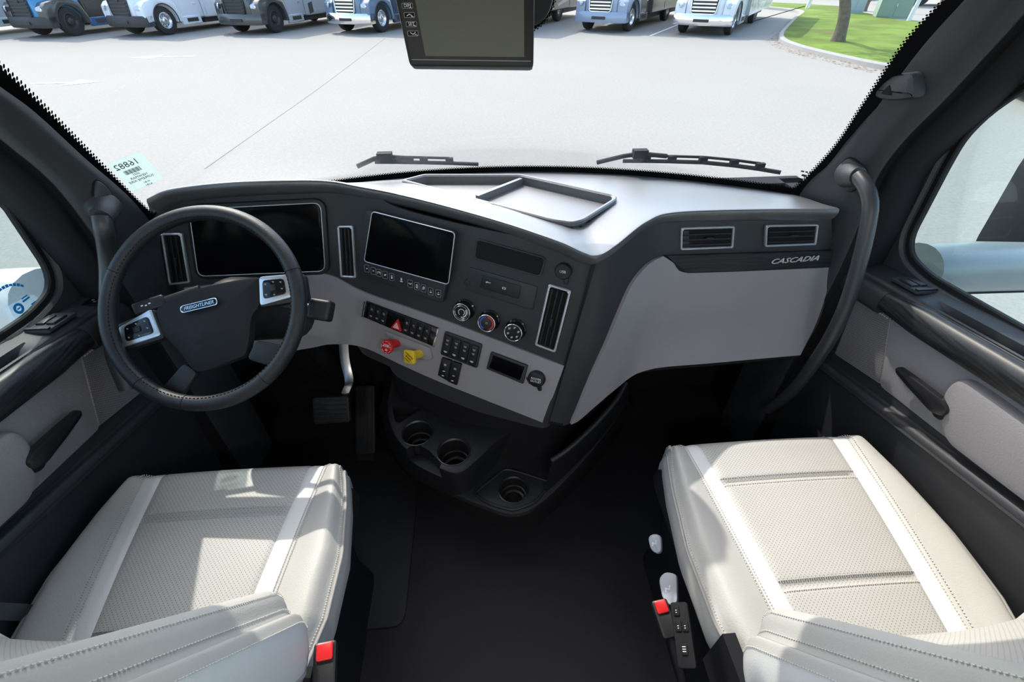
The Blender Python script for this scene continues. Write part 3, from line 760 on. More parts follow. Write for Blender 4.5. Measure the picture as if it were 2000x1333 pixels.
# --- passenger side: one swept surface from the prow to the door
G0 = [V((.228, .930, .925)), V((.27, .955, .928)), V((.355, 1.03, .935)), V((.44, 1.085, .94)), V((.65, 1.095, .94)), V((.878, 1.09, .94))]
G1 = [csp(1138, 598)+V((.004, .004, 0)), at(1180, 590, y=.93), at(1255, 548, y=1.02), at(1325, 532, y=1.062), at(1480, 528, y=1.068), at(1624, 521, y=1.065)]
G2 = [csp(1108, 700)+V((.004, .004, 0)), at(1150, 700, y=.89), at(1215, 662, y=.965), at(1290, 640, y=1.025), at(1450, 632, y=1.035), at(1602, 622, y=1.005)]
G3 = [csp(1070, 830)+V((.004, .004, 0)), at(1113, 828, y=.85), at(1180, 777, y=.905), at(1245, 731, y=.965), at(1400, 714, y=.962), at(1560, 698, y=.935)]
PR = cr2([G0, G1, G2, G3], 26, 44); PR = face_out(PR); PT = bvh(PR)
loft('passenger_fascia', PR, M['char'], dash, thick=.012, ang=60)
und = [PR[-1], [p+V((.0, .05, -.008)) for p in PR[-1]], [p+V((0, .30, .0)) for p in PR[-1]]]
loft('dash_underside', und, M['matte'], dash, thick=.008)
# right end cheek
MB().hexa([V((.880, 1.115, .94)), V((.880, 1.30, .90)), V((.880, 1.30, .55)), V((.880, 1.04, .58)), V((.91, 1.115, .94)), V((.91, 1.30, .90)), V((.91, 1.30, .55)), V((.91, 1.04, .58))]).build('end_cheek', M['matte'], dash, False)
# grey knee panel / glove box skin
gl_top = [(1291, 499), (1312, 512), (1330, 530), (1400, 530), (1500, 526), (1621, 521)]
gl_bot = [(1113, 826), (1128, 818), (1165, 786), (1225, 737), (1262, 722), (1300, 716), (1400, 709), (1561, 695)]
gl_l = [(1291, 499), (1262, 515), (1230, 553), (1203, 612), (1180, 668), (1150, 735), (1113, 826)]
gl_r = [(1621, 521), (1608, 580), (1588, 640), (1561, 695)]
gp = face_out(drape(PT, gl_top, gl_bot, 24, 40, .009, gl_l, gl_r))
gpo = loft('glove_box_panel', gp, M['grey'], dash, thick=.012, ang=60)
wd_ = face_out(drape(PT, [(1297, 498), (1420, 494), (1520, 491), (1625, 487)], [(1338, 531), (1420, 528), (1520, 524), (1622, 519)], 6, 30, .012))
ws_ = loft('wood_strip', wd_, M['wood'], dash, thick=.012)
p_, n_ = onto(PT, 1542, 503); x_ = onto(PT, 1592, 499)[0]-onto(PT, 1492, 507)[0]
CFR = facing(p_, n_, x_.normalized())
text('silver_lettering', 'CASCADIA', CFR, 0, 0, .020, M['badge'], dash, depth=.0015, shear=.45, width=.128, c=.0205)
p_, n_ = onto(PT, 1460, 462); PFR = facing(p_, n_, V((1, -.01, 0)))
PFR = Fr(p_, (1, -.01, 0), PFR.y)
vent(PFR, [(1327, 443), (1432, 440), (1429, 483), (1326, 487)], 4, 1)
vent(PFR, [(1492, 438), (1595, 436), (1590, 477), (1490, 481)], 4, 1)
p_, n_ = onto(PT, 1187, 756); f3 = facing(p_, n_, V((.6, .5, .4)))
MB().box((-.006, 0, .0097), (.002, .003, .0003), f3).box((0, 0, .0097), (.002, .003, .0003), f3).box((.006, 0, .0097), (.002, .003, .0003), f3).build('moulded_mark', M['pipe'], dash, False)
# ================================================================== STEERING WHEEL
swc = at(397, 600, d=1.0); swn = V((-.051, -.73, .682)).normalized(); swx = V((0, 0, 1)).cross(swn).normalized()
if swx.x < 0: swx = -swx
SW = Fr(swc, swx, swn.cross(swx))
wheel = empty('steering_wheel', swc, 'black leather steering wheel with four spokes and silver button bezels', 'steering wheel')
RC, RT = .2085, .0165
tube('rim', [SW.P(RC*math.cos(2*math.pi*k/96), RC*math.sin(2*math.pi*k/96)) for k in range(96)], RT, M['rim'], wheel, 20, True)
for a in (22, 158, 232, 262, 312):
    th = R(a); p = SW.P(RC*math.cos(th), RC*math.sin(th)); tg = SW.P(-math.sin(th), math.cos(th))-SW.o
    F2 = facing(p, tg.normalized(), SW.z); ringplate('rim_seam', F2, circ(RT+.0007, 24), circ(RT-.003, 24), .0016, M['matte'], wheel, base=-.0008, bev=.0004)
mb = MB()                                                 # stitched line round the inner side of the rim
for k in range(150):
    th = 2*math.pi*k/150; F2 = SW.rot(th); mb.box((RC-RT*.72, 0, RT*.74), (.0008, .0022, .0006), F2)
st = mb.build('stitching', M['matte'], wheel, False); st['kind'] = 'stuff'
HB = SW.shift(c=-.012)
hubpx = [(293, 603), (312, 589), (386, 559), (445, 546), (501, 538), (503, 596), (485, 618), (482, 662), (475, 694), (457, 702), (386, 729), (368, 725), (339, 685), (306, 652)]
hp = HB.px(hubpx); hc_ = sum((V(p) for p in hp), V((0, 0)))/len(hp)
hr = rpoly(hp, .012, 4)
hub = plate('airbag_cover', HB, hr, .020, M['hub'], wheel, bev=.007, base=-.03, dome=.010)
plate('hub_crease', HB, rpoly(HB.px([(325, 610), (470, 570), (470, 640), (455, 665), (372, 690), (345, 650)]), .010, 4), .0015, M['hub'], hub, bev=.001, base=-.0095, dome=.011)
# badge
a, b = HB.hit(391, 597.5); a2, b2 = HB.hit(430, 588); th = math.atan2(b2-b, a2-a); BF = HB.shift(a, b, .001).rot(th)
bd = plate('badge', BF, rr(.083, .017, .0083, 6), .003, M['gloss'], hub, bev=.001)
ringplate('badge_rim', BF, rr(.083, .017, .0083, 6), rr(.0785, .0128, .0062, 6), .0012, M['chrome'], bd, base=.003, bev=.0004)
text('badge_lettering', 'FREIGHTLINER', BF, 0, 0, .0105, M['chrome'], bd, depth=.0005, shear=.3, width=.066, c=.003)
def spoke(name, q, mt, h, base, bev=.004, r_=.008): return plate(name, HB, rpoly(HB.px(q), r_, 4), h, mt, wheel, bev=bev, base=base)
spoke('side_spoke', [(205, 640), (292, 602), (315, 660), (222, 690)], M['rim'], .016, -.026)
spoke('side_spoke', [(500, 540), (590, 533), (598, 585), (502, 600)], M['rim'], .016, -.026)
spoke('lower_spoke', [(298, 768), (350, 708), (378, 728), (345, 775), (318, 785)], M['rim'], .014, -.026, .005, .012)
spoke('lower_spoke', [(474, 702), (492, 664), (556, 676), (540, 712), (520, 716)], M['rim'], .014, -.026, .005, .012)
def cluster(bez, padq, keys, shape='b'):
    bz = spoke('button_bezel', bez, M['silver'], .010, -.018, .003)
    pq = HB.px(padq); kp = plate('button_pad', HB, rpoly(pq, .008, 4), .003, M['gloss'], bz, bev=.001, base=-.0085)
    tl, tr_, br, bl = [V(p) for p in pq]
    def b2_(s, t_): return tl.lerp(tr_, s).lerp(bl.lerp(br, s), t_)
    c4 = [b2_(.36, .32), b2_(.62, .32), b2_(.62, .68), b2_(.36, .68)]
    plate('thumb_key', HB, rpoly([p[:] for p in c4], .003, 3), .003, M['black'], kp, bev=.001, base=-.0056)
    for s, t_ in ((.14, .22), (.14, .78), (.5, .14), (.5, .88), (.84, .2), (.86, .62)):
        c = b2_(s, t_); MB().box((c.x, c.y, -.0053), (.0022, .0006, .0002), HB).box((c.x+.0006, c.y-.0016, -.0053), (.0014, .0005, .0002), HB).build('key_mark', M['grey_ink'], kp, False)
cluster([(501, 539), (558, 534), (572, 578), (503, 597)], [(509, 547), (551, 543), (556, 573), (511, 584)], 0)
cluster([(223, 640), (288, 602), (309, 655), (229, 681)], [(237, 638), (283, 617), (296, 650), (241, 668)], 0)
# steering column with two stalks
col_ = empty('steering_column', (-.62, 1.0, .75), 'black steering column shroud with two control stalks', 'steering column')
axd = (V((-.60, 1.22, .50))-swc).normalized()
p0 = SW.P(0, 0, -.05); pts = [p0, p0.lerp(V((-.61, 1.16, .66)), .3), p0.lerp(V((-.61, 1.16, .66)), .7), V((-.61, 1.2, .62))]
tube('shroud', cr(pts, 10), [.045, .068, .078, .080, .082, .084, .086, .088, .09, .09], M['black'], col_, 24)
tube('lower_shaft', [V((-.61, 1.15, .60)), V((-.60, 1.30, .25)), V((-.60, 1.36, .12))], .035, M['matte'], col_, 16)
def stalk(pts, r_, end):
    s_ = tube('stalk', cr(pts, 10), r_, M['black'], col_, 14, flat=.6)
    return s_
A0, A1 = SW.P(.05, .03, -.07), HB.P(*HB.hit(592, 598), -.045)
stalk([A0, A0.lerp(A1, .6), A1], [.010]*7+[.011]*3, 0)
ef = Fr(A1, (A1-A0).normalized(), SW.y)
sk = MB().box((.022, 0, 0), (.026, .024, .016), ef).build('stalk_grip', M['black'], col_); sk.modifiers.new('b', 'BEVEL').width = .007; sk.modifiers['b'].segments = 3
for k in range(4): MB().box((.010+k*.008, .002, .0142), (.0022, .0012, .0003), ef).build('stalk_mark', M['white_ink'], sk, False)
B0, B1 = SW.P(-.05, .05, -.06), HB.P(*HB.hit(262, 597), -.03)
stalk([B0, B0.lerp(B1, .6), B1], [.010]*7+[.011]*3, 0)
ef = Fr(B1, (B0-B1).normalized(), SW.y)
sk = MB().box((.012, 0, 0), (.034, .015, .010), ef).build('stalk_grip', M['black'], col_); sk.modifiers.new('b', 'BEVEL').width = .006; sk.modifiers['b'].segments = 3
for k in range(3): MB().box((.0+k*.008, .002-.002*(k % 2), .0102), (.0022, .0014, .0003), ef).build('stalk_mark', M['white_ink'], sk, False)

# ================================================================== CENTRE CONSOLE
con = empty('centre_console', (0, .95, 0), 'black floor console with three cup holders below the dashboard', 'console')
def outl(px, z, n, back): return [at(u, v, z=z) for u, v in px]
O0 = [at(u, v, z=.0) for u, v in [(735, 850), (790, 922), (868, 978), (950, 1022), (1010, 1038), (1062, 1016), (1130, 948), (1195, 868), (1240, 795)]]
O1 = [at(u, v, z=.20) for u, v in [(752, 838), (798, 912), (878, 962), (950, 992), (1003, 1006), (1056, 985), (1122, 922), (1187, 845), (1228, 782)]]
def wall(name, lo, hi, zc, mt, parent, n=44, topr=.014):
    a = crl(lo, n); b = crl(hi, n); cen = V((sum(p.x for p in b)/n, sum(p.y for p in b)/n+.08, 0))
    def ins(p, d): q = V((cen.x-p.x, cen.y-p.y, 0)).normalized(); return p+q*d
    back = lambda r_: [V((r_[-1].x, 1.34, r_[-1].z)), V((r_[0].x, 1.34, r_[0].z))]
    rs = [a, [p.lerp(q, .5) for p, q in zip(a, b)], [q-V((0, 0, topr)) for q in b], [ins(q, topr*.3)-V((0, 0, topr*.3)) for q in b], [ins(q, topr) for q in b]]
    rs = [r_+back(r_) for r_ in rs]
    return loft(name, rs, mt, parent, closed=True, caps=True, ang=50)
base = wall('base_block', O0, O1, .2, M['black'], con)
def cyl(c, r_, z0, z1, n=32):
    return prism([V((c.x+r_*math.cos(2*math.pi*k/n), c.y+r_*math.sin(2*math.pi*k/n), z1)) for k in range(n)], [V((c.x+r_*math.cos(2*math.pi*k/n), c.y+r_*math.sin(2*math.pi*k/n), z0)) for k in range(n)])
def cup(blk, u, v, z, r_, dep):
    c = at(u, v, z=z); cut(blk, *cyl(c, r_, z-dep, z+.1))
    F2 = Fr((c.x, c.y, z), (1, 0, 0), (0, 1, 0))
    cl = lathe('cup_liner', F2, [(r_+.003, -.002), (r_+.003, .0018), (r_+.0005, .0024), (r_-.003, -.002), (r_-.004, -dep*.5), (r_-.008, -dep*.52), (r_-.009, -dep*.75), (r_-.016, -dep*.78), (r_-.017, -dep+.004), (.001, -dep+.004)], M['gloss2'], con, 36, caps=False)
    return cl
M['gloss2'] = mat('satin_black_cup', (.014, .014, .016), .3, spec=.5)
cup(base, 1003, 957, .20, .045, .075)
# recessed plate round the low cup holder
LFp = Fr(at(1003, 957, z=.20), (1, 0, 0), (0, 1, 0))
lo = rpoly(LFp.px([(921, 966), (986, 914), (1018, 922), (1083, 943), (1046, 985), (1003, 1001), (955, 988)]), .02, 5)
lin = [(p[0]*1.0, p[1]) for p in lo]
ringplate('cup_surround', LFp, lo, inset(lo, .008), .006, M['black'], con, bev=.002)
T0 = [at(u, v, z=.19) for u, v in [(742, 798), (762, 872), (798, 925), (858, 958), (905, 968), (945, 935), (985, 893), (1015, 870)]]
T1 = [at(u, v, z=.33) for u, v in [(755, 786), (763, 835), (793, 878), (852, 912), (896, 924), (936, 895), (974, 858), (1000, 842)]]
trayb = wall('cup_tray', T0, T1, .33, M['black'], con, topr=.006)
for u, v in ((815, 846), (886, 883)): cup(trayb, u, v, .33, .0475, .10)
sl_ = [at(u, v, z=.33) for u, v in [(790, 880), (812, 866), (838, 880), (862, 905), (853, 930)]]
cut(trayb, *prism([p+V((0, 0, .05)) for p in sl_], [p-V((0, 0, .05)) for p in sl_]))
# small triangular bin beside the cups
sl_ = [at(u, v, z=.33) for u, v in [(766, 795), (822, 800), (782, 826), (772, 824)]]
cut(trayb, *prism([p+V((0, 0, .05)) for p in sl_], [p-V((0, 0, .04)) for p in sl_]))
# tower carrying the stack
W0 = [at(u, v, z=.18) for u, v in [(800, 840), (870, 880), (960, 905), (1060, 905), (1110, 880), (1165, 815), (1205, 770)]]
W1 = [CS.P(CS.hit(u, v)[0], CS.hit(u, v)[1], -.03) for u, v in [(745, 690), (800, 716), (880, 752), (1000, 802), (1062, 824)]]+[at(1118, 826, y=.90), at(1180, 780, y=.95)]
wall('tower', W0, W1, .4, M['matte'], dash, topr=.004)
# outer lip of the side bin
lip = [at(1078, 900, z=.30), at(1110, 878, z=.33), at(1150, 842, z=.36), at(1185, 805, z=.39), at(1208, 775, z=.41), at(1222, 748, z=.43)]
tube('bin_lip', cr(lip, 20), .009, M['black'], con, 10)
lo_ = [at(u, v, z=.2) for u, v in [(1062, 960), (1100, 925), (1140, 885), (1180, 840), (1210, 795), (1228, 760)]]
loft('bin_wall', [cr(lip, 20), cr(lo_, 20)], M['matte'], con, thick=.008)

# ================================================================== PEDALS
pd = empty('brake_pedal', (-.42, 1.2, .1), 'suspended brake pedal with bright metal arm and black pad', 'pedal')
q = [at(671, 640, y=1.24), at(675, 700, y=1.20), at(684, 745, y=1.15), at(676, 772, y=1.10)]
qq = cr(q, 14)
loft('pedal_arm', [[p+V((-.012, 0, 0)), p+V((.0, -.004, 0)), p+V((.012, 0, 0))] for p in qq], M['steel'], pd, thick=.012)
PFm = Fr(at(650, 800, y=1.08), (1, 0, 0), (0, .6, .8))
plate('pedal_pad', PFm, rr(.12, .09, .012), .018, M['rubber'], pd, bev=.005)
for k in range(5): MB().box((0, -.032+k*.016, .019), (.05, .003, .002), PFm).build('pedal_rib', M['rubber'], pd, False)
ac = empty('accelerator_pedal', (-.36, 1.1, 0), 'black floor-hinged accelerator pedal right of the brake pedal', 'pedal')
PFm = Fr(at(715, 820, z=.10), (1, 0, 0), (0, .75, .66))
plate('pedal_pad', PFm, rr(.075, .26, .012), .016, M['rubber'], ac, bev=.005)
for k in range(4): MB().box((-.024+k*.016, 0, .017), (.003, .11, .002), PFm).build('pedal_rib', M['rubber'], ac, False)
MB().box((0, -.14, -.03), (.03, .02, .04), PFm).build('hinge', M['matte'], ac)
o = plate('floor_mat', Fr((-.62, .82, .001), (1, 0, 0), (0, 1, 0)), rr(.62, .62, .04), .006, M['rubber'], None, bev=.002)
tag(o, 'thin black rubber mat under the pedals', 'floor mat')

# ================================================================== SEATS
def smooth(a, b, x): t_ = max(0, min(1, (x-a)/(b-a))); return t_*t_*(3-2*t_)
def make_seat(s, label):
    CX = .655
    root = empty('captain_seat', (s*CX, .45, 0), label, 'seat')
    W = lambda x, y, z: V((s*(CX+x), y, z))
    Y0, Y1 = (.27 if s < 0 else .20), .745
    def hw(v):
        pts = [(0, .262), (.2, .287), (.45, .292), (.7, .275), (.85, .258), (.93, .245), (.97, .235), (1, .214)]
        for (a, b), (c, d) in zip(pts, pts[1:]):
            if a <= v <= c: t_ = (v-a)/(c-a); return b+(d-b)*t_*t_*(3-2*t_) if False else b+(d-b)*t_
    so_ = lambda v: .165+.052*v
    si_ = lambda v: so_(v)-.040
    def top(x, v):
        h = hw(v); ax = abs(x); z = .488+.020*v
        z -= .060*smooth(.86, 1.0, v)**2+.03*smooth(.88, 1.0, v)*smooth(.17, .25, ax)                      # rounded front
        z += .010*math.sin(math.pi*v)
        bs = 1-.55*v
        o = so_(v); z += .020*bs*smooth(o-.01, o+(h-o)*.62, ax)
        z -= .034*smooth(o+(h-o)*.60, h, ax)**2
        if ax < si_(v):
            z += .004*(1-(ax/si_(v))**2)
            for ys in (.585, .355): z -= .007*math.exp(-(((Y0+(Y1-Y0)*v)-ys)/.006)**2)
        for e in (o, si_(v)): z -= .003*math.exp(-((ax-e)/.0035)**2)
        return z
    NV = 90
    vs = [i/(NV-1) for i in range(NV)]
    def strip(name, f0, f1, nc, mt, front=True, uv=False):
        rows = []
        for v in vs:
            a, b = f0(v), f1(v); y = Y0+(Y1-Y0)*v
            rows.append([W(a+(b-a)*j/nc, y, top(a+(b-a)*j/nc, v)) for j in range(nc+1)])
        if front:
            l = rows[-1]
            for dy, dz in ((.008, -.018), (.010, -.05), (.004, -.09), (-.004, -.12)):
                rows.append([p+V((0, dy, dz)) for p in l])
        if s > 0: rows = [r_[::-1] for r_ in rows]
        return loft(name, rows, mt, root, thick=.006, uvm=True, ang=60, off=1 if gridnormals(rows)[len(rows[0])*20+2].z > 0 else -1)
    strip('seat_insert', lambda v: -si_(v), lambda v: si_(v), 40, M['perf'], True, True)
    for e in (-1, 1):
        strip('white_stripe', lambda v: e*si_(v), lambda v: e*so_(v), 6, M['stripe'])
        strip('side_bolster', lambda v: e*so_(v), lambda v: e*hw(v), 16, M['leather'])
        # outer side below the piping
        rows = []
        for v in vs:
            y = Y0+(Y1-Y0)*v; h = hw(v); z0 = top(e*h, v)
            rows.append([W(e*h, y, z0), W(e*(h+.006), y, z0-.02), W(e*(h+.004), y, z0-.06), W(e*(h-.014), y, z0-.11)])
        l = rows[-1]; rows.append([p+V((-s*e*.02, .010, -.03)) for p in l])
        loft('side_panel', rows, M['leather'], root, thick=.006, ang=60, off=1 if gridnormals(rows)[4*40+1].x*s*e > 0 else -1)
        path = [W(e*(hw(v)+.001), Y0+(Y1-Y0)*v, top(e*hw(v), v)+.001) for v in vs[::3]]
        tube('piping', path, .0035, M['pipe'], root, 8)
        # stitches, in rows beside each seam
        mb = MB()
        def stitch(fx, lo, hi, n):
            for k in range(n):
                v = lo+(hi-lo)*(k+.5)/n; x = fx(v); y = Y0+(Y1-Y0)*v; p = W(x, y, top(x, v)+.0012); q = W(fx(v+.3*(hi-lo)/n), y+(Y1-Y0)*.55*(hi-lo)/n, top(x, v)+.0012)
                mb.add(*boxline(p, q, .0009))
        stitch(lambda v: e*(so_(v)+.006), 0, .96, 95); stitch(lambda v: e*(hw(v)-.006), 0, .97, 100)
        stitch(lambda v: e*(so_(v)-.003), 0, .96, 95)
        o = mb.build('stitching', M['thread'], root, False); o['kind'] = 'stuff'
    mb = MB()
    for ys in (.585, .355):
        for dy in (-.010, .010):
            v = (ys+dy-Y0)/(Y1-Y0); n = 60; w_ = si_(v)
            for k in range(n):
                x = -w_+2*w_*(k+.2)/n; x2 = x+2*w_*.55/n; mb.add(*boxline(W(x, ys+dy, top(x, v)+.001), W(x2, ys+dy, top(x2, v)+.001), .0009))
    o = mb.build('stitching', M['thread'], root, False); o['kind'] = 'stuff'
    # black bellows and pedestal below the cushion
    P = [W(x, y, z) for z, k in ((.37, 1), (.30, .93), (.12, .90), (.0, .97)) for x, y in rr(.50*k, .46*k, .05, 4, 0, .46)]
    n = 16; rs = [P[i*n:(i+1)*n] for i in range(4)]
    loft('pedestal', rs, M['matte'], root, closed=True, caps=True, ang=40)
    P = [W(x, y, z) for z, k in ((.425, .95), (.37, 1.0)) for x, y in rr(.54*k, .54*k, .06, 4, 0, .46)]
    loft('seat_pan', [P[:n], P[n:]], M['black'], root, closed=True, caps=True)
    # backrest: sections stacked along a reclined line
    RE = R(28.5) if s < 0 else R(27); ud = V((0, -math.sin(RE), math.cos(RE))); fd = V((0, math.cos(RE), math.sin(RE)))
    B0_ = V((0, .335, .575)) if s < 0 else V((0, .255, .56))
    secs = [(.0, .0), (.09, .003), (.165, .012), (.20, .030), (.232, .050), (.258, .046), (.272, .022), (.280, .012), (.290, .016), (.300, .002), (.304, -.025), (.304, -.060), (.301, -.080), (.299, -.088), (.296, -.15), (.280, -.178), (.15, -.185), (0, -.185)]
    ts = [0, .004, .012, .025, .045, .07, .10, .15, .22, .30, .38, .46, .54, .62, .66, .69, .71, .725, .735, .74]
    def bpt(i, e, t_):
        x, d = secs[i]; k = math.sqrt(max(0, 1-(1-min(1, t_/.075))**2)); mid = -.075
        k = min(k, math.sqrt(max(0, 1-(max(0, t_-.63)/.11)**2))); d = mid+(d-mid)*(.22+.78*k); x = x*(.955+.045*k)
        p = B0_+ud*t_+fd*d
        return V((s*(CX+e*x), p.y, p.z))
    def bstrip(name, i0, i1, mt, e, sub=3):
        rows = []
        for t_ in ts:
            pts = [bpt(i, e, t_) for i in range(i0, i1+1)]
            rows.append(cr(pts, (i1-i0)*sub+1) if i1-i0 > 1 else pts)
        gn = gridnormals(rows); m_ = len(rows[0])*8+len(rows[0])//2; cen = B0_+ud*.22+fd*-.08; cen.x = s*CX
        return loft(name, rows, mt, root, thick=.004, ang=60, uvm=True, off=1 if gn[m_].dot(rows[8][len(rows[0])//2]-cen) > 0 else -1)
    for e in (-1, 1):
        bstrip('back_insert', 0, 2, M['perf'], e, 8)
        bstrip('back_wing', 2, 7, M['leather'], e, 4)
        bstrip('back_shoulder', 7, 9, M['leather'], e, 4)
        bstrip('back_stripe', 9, 12, M['stripe'], e, 4)
        bstrip('back_side', 12, 15, M['leather'], e, 4)
        bstrip('back_shell', 15, 17, M['leather'], e, 4)
        for i, nm in ((7, 'piping'), (12, 'piping')):
            tube(nm, [bpt(i, e, t_)+V((s*e*.001, 0, 0)) for t_ in ts[1:]], .003, M['pipe'], root, 8)
        mb = MB()
        for i, dx in ((6, .0), (5, .004), (9, .0)):
            pts = crl([bpt(i, e, t_)+fd*.001+V((s*e*.0008, 0, 0)) for t_ in ts[3:]], 130)
            for k in range(0, 129): mb.add(*boxline(pts[k], pts[k].lerp(pts[k+1], .6), .0006))
        o = mb.build('stitching', M['thread'], root, False); o['kind'] = 'stuff'
        # closed lower end
        for te in (0, ts[-1]):
            cap = [bpt(i, e, te) for i in range(len(secs))]
            n_ = len(cap); obj('back_end', cap+[V((s*CX, cap[0].y, cap[0].z)), V((s*CX, cap[-1].y, cap[-1].z))], [tuple(range(n_))+(n_+1, n_)], M['leather'], root, False)
    # mesh-covered gap between cushion and back
    if s < 0:
        rows = [[W(x, .37, .488), W(x, .33, .50), W(x, .29, .53), W(x, .26, .58)] for x in (-.20, -.1, 0, .1, .20)]
        loft('lumbar_mesh', rows, M['mesh'], root, thick=.004, uvm=True, off=1 if gridnormals(rows)[5].z > 0 else -1)
    # inner side: recliner plate
    MB().box((-.28*s+s*CX*0, 0, 0), (.012, .10, .07), Fr(V((s*CX, .18, .44)), (1, 0, 0), (0, 1, 0))).build('recliner', M['matte'], root)
    return root
def boxline(p, q, r_):
    d = (q-p).normalized(); u = d.orthogonal().normalized(); v = d.cross(u)
    P = [a+u*r_*x+v*r_*y for a in (p, q) for x, y in ((-1, -1), (1, -1), (1, 1), (-1, 1))]
    return P, [(3, 2, 1, 0), (4, 5, 6, 7), (0, 1, 5, 4), (1, 2, 6, 5), (2, 3, 7, 6), (3, 0, 4, 7)]
seatL = make_seat(-1, 'pale grey leather driver seat behind the steering wheel')
seatR = make_seat(1, 'pale grey leather passenger seat with grey levers at its side')
# passenger seat: levers and switch panel on the aisle side
def lever(u, v, du, dv, x, nm='lever'):
    c = at(u, v, x=x); F2 = facing(c, V((-.45, -.25, .85)).normalized(), V((.35, .85, .3)))
    l = plate(nm, F2, rpoly(F2.px([(u-du, v-dv*.6), (u-du*.3, v-dv), (u+du, v-dv*.85), (u+du*1.1, v+dv*.8), (u+du*.3, v+dv), (u-du*.6, v+dv*.55)]), .010, 4), .014, M['lever'], seatR, bev=.005)
    MB().box((0, 0, .0145), (.0016, .006, .0004), F2).box((.004, -.004, .0145), (.005, .0014, .0004), F2).box((-.004, .003, .0145), (.003, .0012, .0004), F2).build('lever_mark', M['white_ink'], l, False)
lever(1280, 1064, 13, 20, .352); lever(1306, 1152, 18, 34, .352)
SP = Fr(at(1330, 1245, x=.335), (.2, .9, .0), (.9, -.2, .45)); SP = facing(at(1335, 1240, x=.335), V((-.55, -.1, .8)).normalized(), V((.15, 1, .2)))
sp = plate('switch_panel', SP, rr(.115, .036, .006), .006, M['matte'], seatR, bev=.002)
for k, (a, b) in enumerate(((.042, .006), (.014, .006), (.014, -.008), (-.026, .0))):
    kb = plate('seat_switch', SP, rr(.020, .013, .003, 4, a, b), .003, M['matte'], sp, bev=.001, base=.006)
    for j in range(3 if k == 3 else 2): MB().box((a-.004+.004*j, b, .0092), (.0006, .0035 if k == 3 else .0012, .0003), SP).build('switch_mark', M['white_ink'], kb, False)
def buckle(u, v, x, label, ax):
    c = at(u, v, x=x); F2 = facing(c, (CAMLOC-c).normalized()*.5+V((0, 0, .6)), ax); r_ = empty('belt_buckle', (c.x, c.y, c.z-.15), label, 'buckle')
    plate('housing', F2, rr(.036, .075, .006, 4, 0, -.022), .022, M['black'], r_, bev=.004, base=-.012)
    plate('release_button', F2, rr(.026, .026, .004, 4, 0, 0), .005, M['red'], r_, bev=.002, base=.010)
    tube('stem', [F2.P(0, -.05, 0), F2.P(0, -.12, -.03), F2.P(0, -.18, -.1)], .009, M['matte'], r_, 10)
    return r_
buckle(1291, 1188, .325, 'belt buckle with small red button beside the passenger seat', V((1, .1, 0)))
buckle(636, 1276, -.33, 'belt buckle with large red button beside the driver seat', V((1, .15, 0)))
# seat belts
def belt(pts, wv, label):
    p = cr(pts, 16); rows = [[q-V(wv)*.5, q, q+V(wv)*.5] for q in p]
    o = loft('seat_belt', rows, M['belt'], None, thick=.0016); tag(o, label, 'seat belt'); return o
belt([at(-60, 1192, x=-.965), at(60, 1198, x=-.94), at(150, 1204, x=-.90), at(275, 1204, x=-.80)], V((.0, -.02, -.030)), 'grey seat belt webbing drawn across the driver seat')
belt([at(1938, 1240, x=.90), at(1975, 1245, x=.94), at(2060, 1262, x=.97)], V((.0, .012, .022)), 'dark seat belt webbing beside the passenger seat')
# ================================================================== A-PILLARS
def pillar(name, label, inner, outer, xi, xo, s):
    I = [at(u, v, x=s*xi) for u, v in inner]; O = [at(u, v, x=s*xo) for u, v in outer]
    rows = []
    for a, b in zip(I, O):
        m1 = a.lerp(b, .22)+V((-s*.004, -.010, .0)); m2 = a.lerp(b, .60)+V((-s*.012, -.018, 0)); m3 = a.lerp(b, .9)+V((-s*.006, -.012, 0))
        rows.append([a+V((0, .02, 0)), a, m1, m2, m3, b, b+V((s*.012, .0, 0)), b+V((s*.02, -.02, .004)), b+V((s*.060, -.03, .006)), b+V((s*.13, -.015, .006))])
    l_, k_ = rows[-1], rows[-2]; rows.append([p+V((0, -.42*(1.78-p.z), 1.78-p.z))+V((-s*.08*(1.78-p.z), 0, 0)) for p in l_])      # on up to the roof
    # down to the floor beside the dash
    f = rows[0]; low = [[V((s*.90, 1.20, z)), V((s*.90, 1.16, z)), V((s*.905, 1.13, z)), V((s*.91, 1.09, z)), V((s*.92, 1.05, z)), V((s*.93, 1.03, z)), V((s*.945, 1.025, z)), V((s*.955, 1.02, z)), V((s*.99, 1.01, z)), V((s*1.06, 1.02, z))] for z in (.0, .45, .80)]
    rows = low+rows
    g = cr2(rows, 48, 34)
    g1 = [r_[:19] for r_ in g]; g2 = [r_[18:] for r_ in g]
    o = loft(name, g1, M['pillar'], None, thick=.012, off=1 if gridnormals(g1)[19*30+10].dot(CAMLOC-g1[30][10]) > 0 else -1, ang=60)
    loft('door_seal_gap', g2, M['matte'], o, thick=.008, off=1 if gridnormals(g2)[16*30+7].dot(CAMLOC-g2[30][7]) > 0 else -1, ang=60)  # seal strip; its matte black also paints the shade of the door gap
    tag(o, label, 'pillar trim', kind='structure')
    return o, bvh(g)
p1, T1_ = pillar('trim_1', 'charcoal windscreen pillar trim beside the driver door', [(262, 412), (152, 314), (52, 224), (-36, 160), (-178, 36), (-368, -144)], [(193, 478), (105, 362), (0, 272), (-90, 190), (-250, 70), (-470, -90)], .862, .93, -1)
p2, T2_ = pillar('trim_2', 'charcoal windscreen pillar trim beside the passenger door', [(1566, 380), (1620, 334), (1665, 278), (1713, 207), (1800, 88), (1880, 2), (1998, -108)], [(1697, 392), (1722, 335), (1772, 270), (1850, 192), (1950, 85), (2030, 0), (2170, -120)], .862, .93, 1)
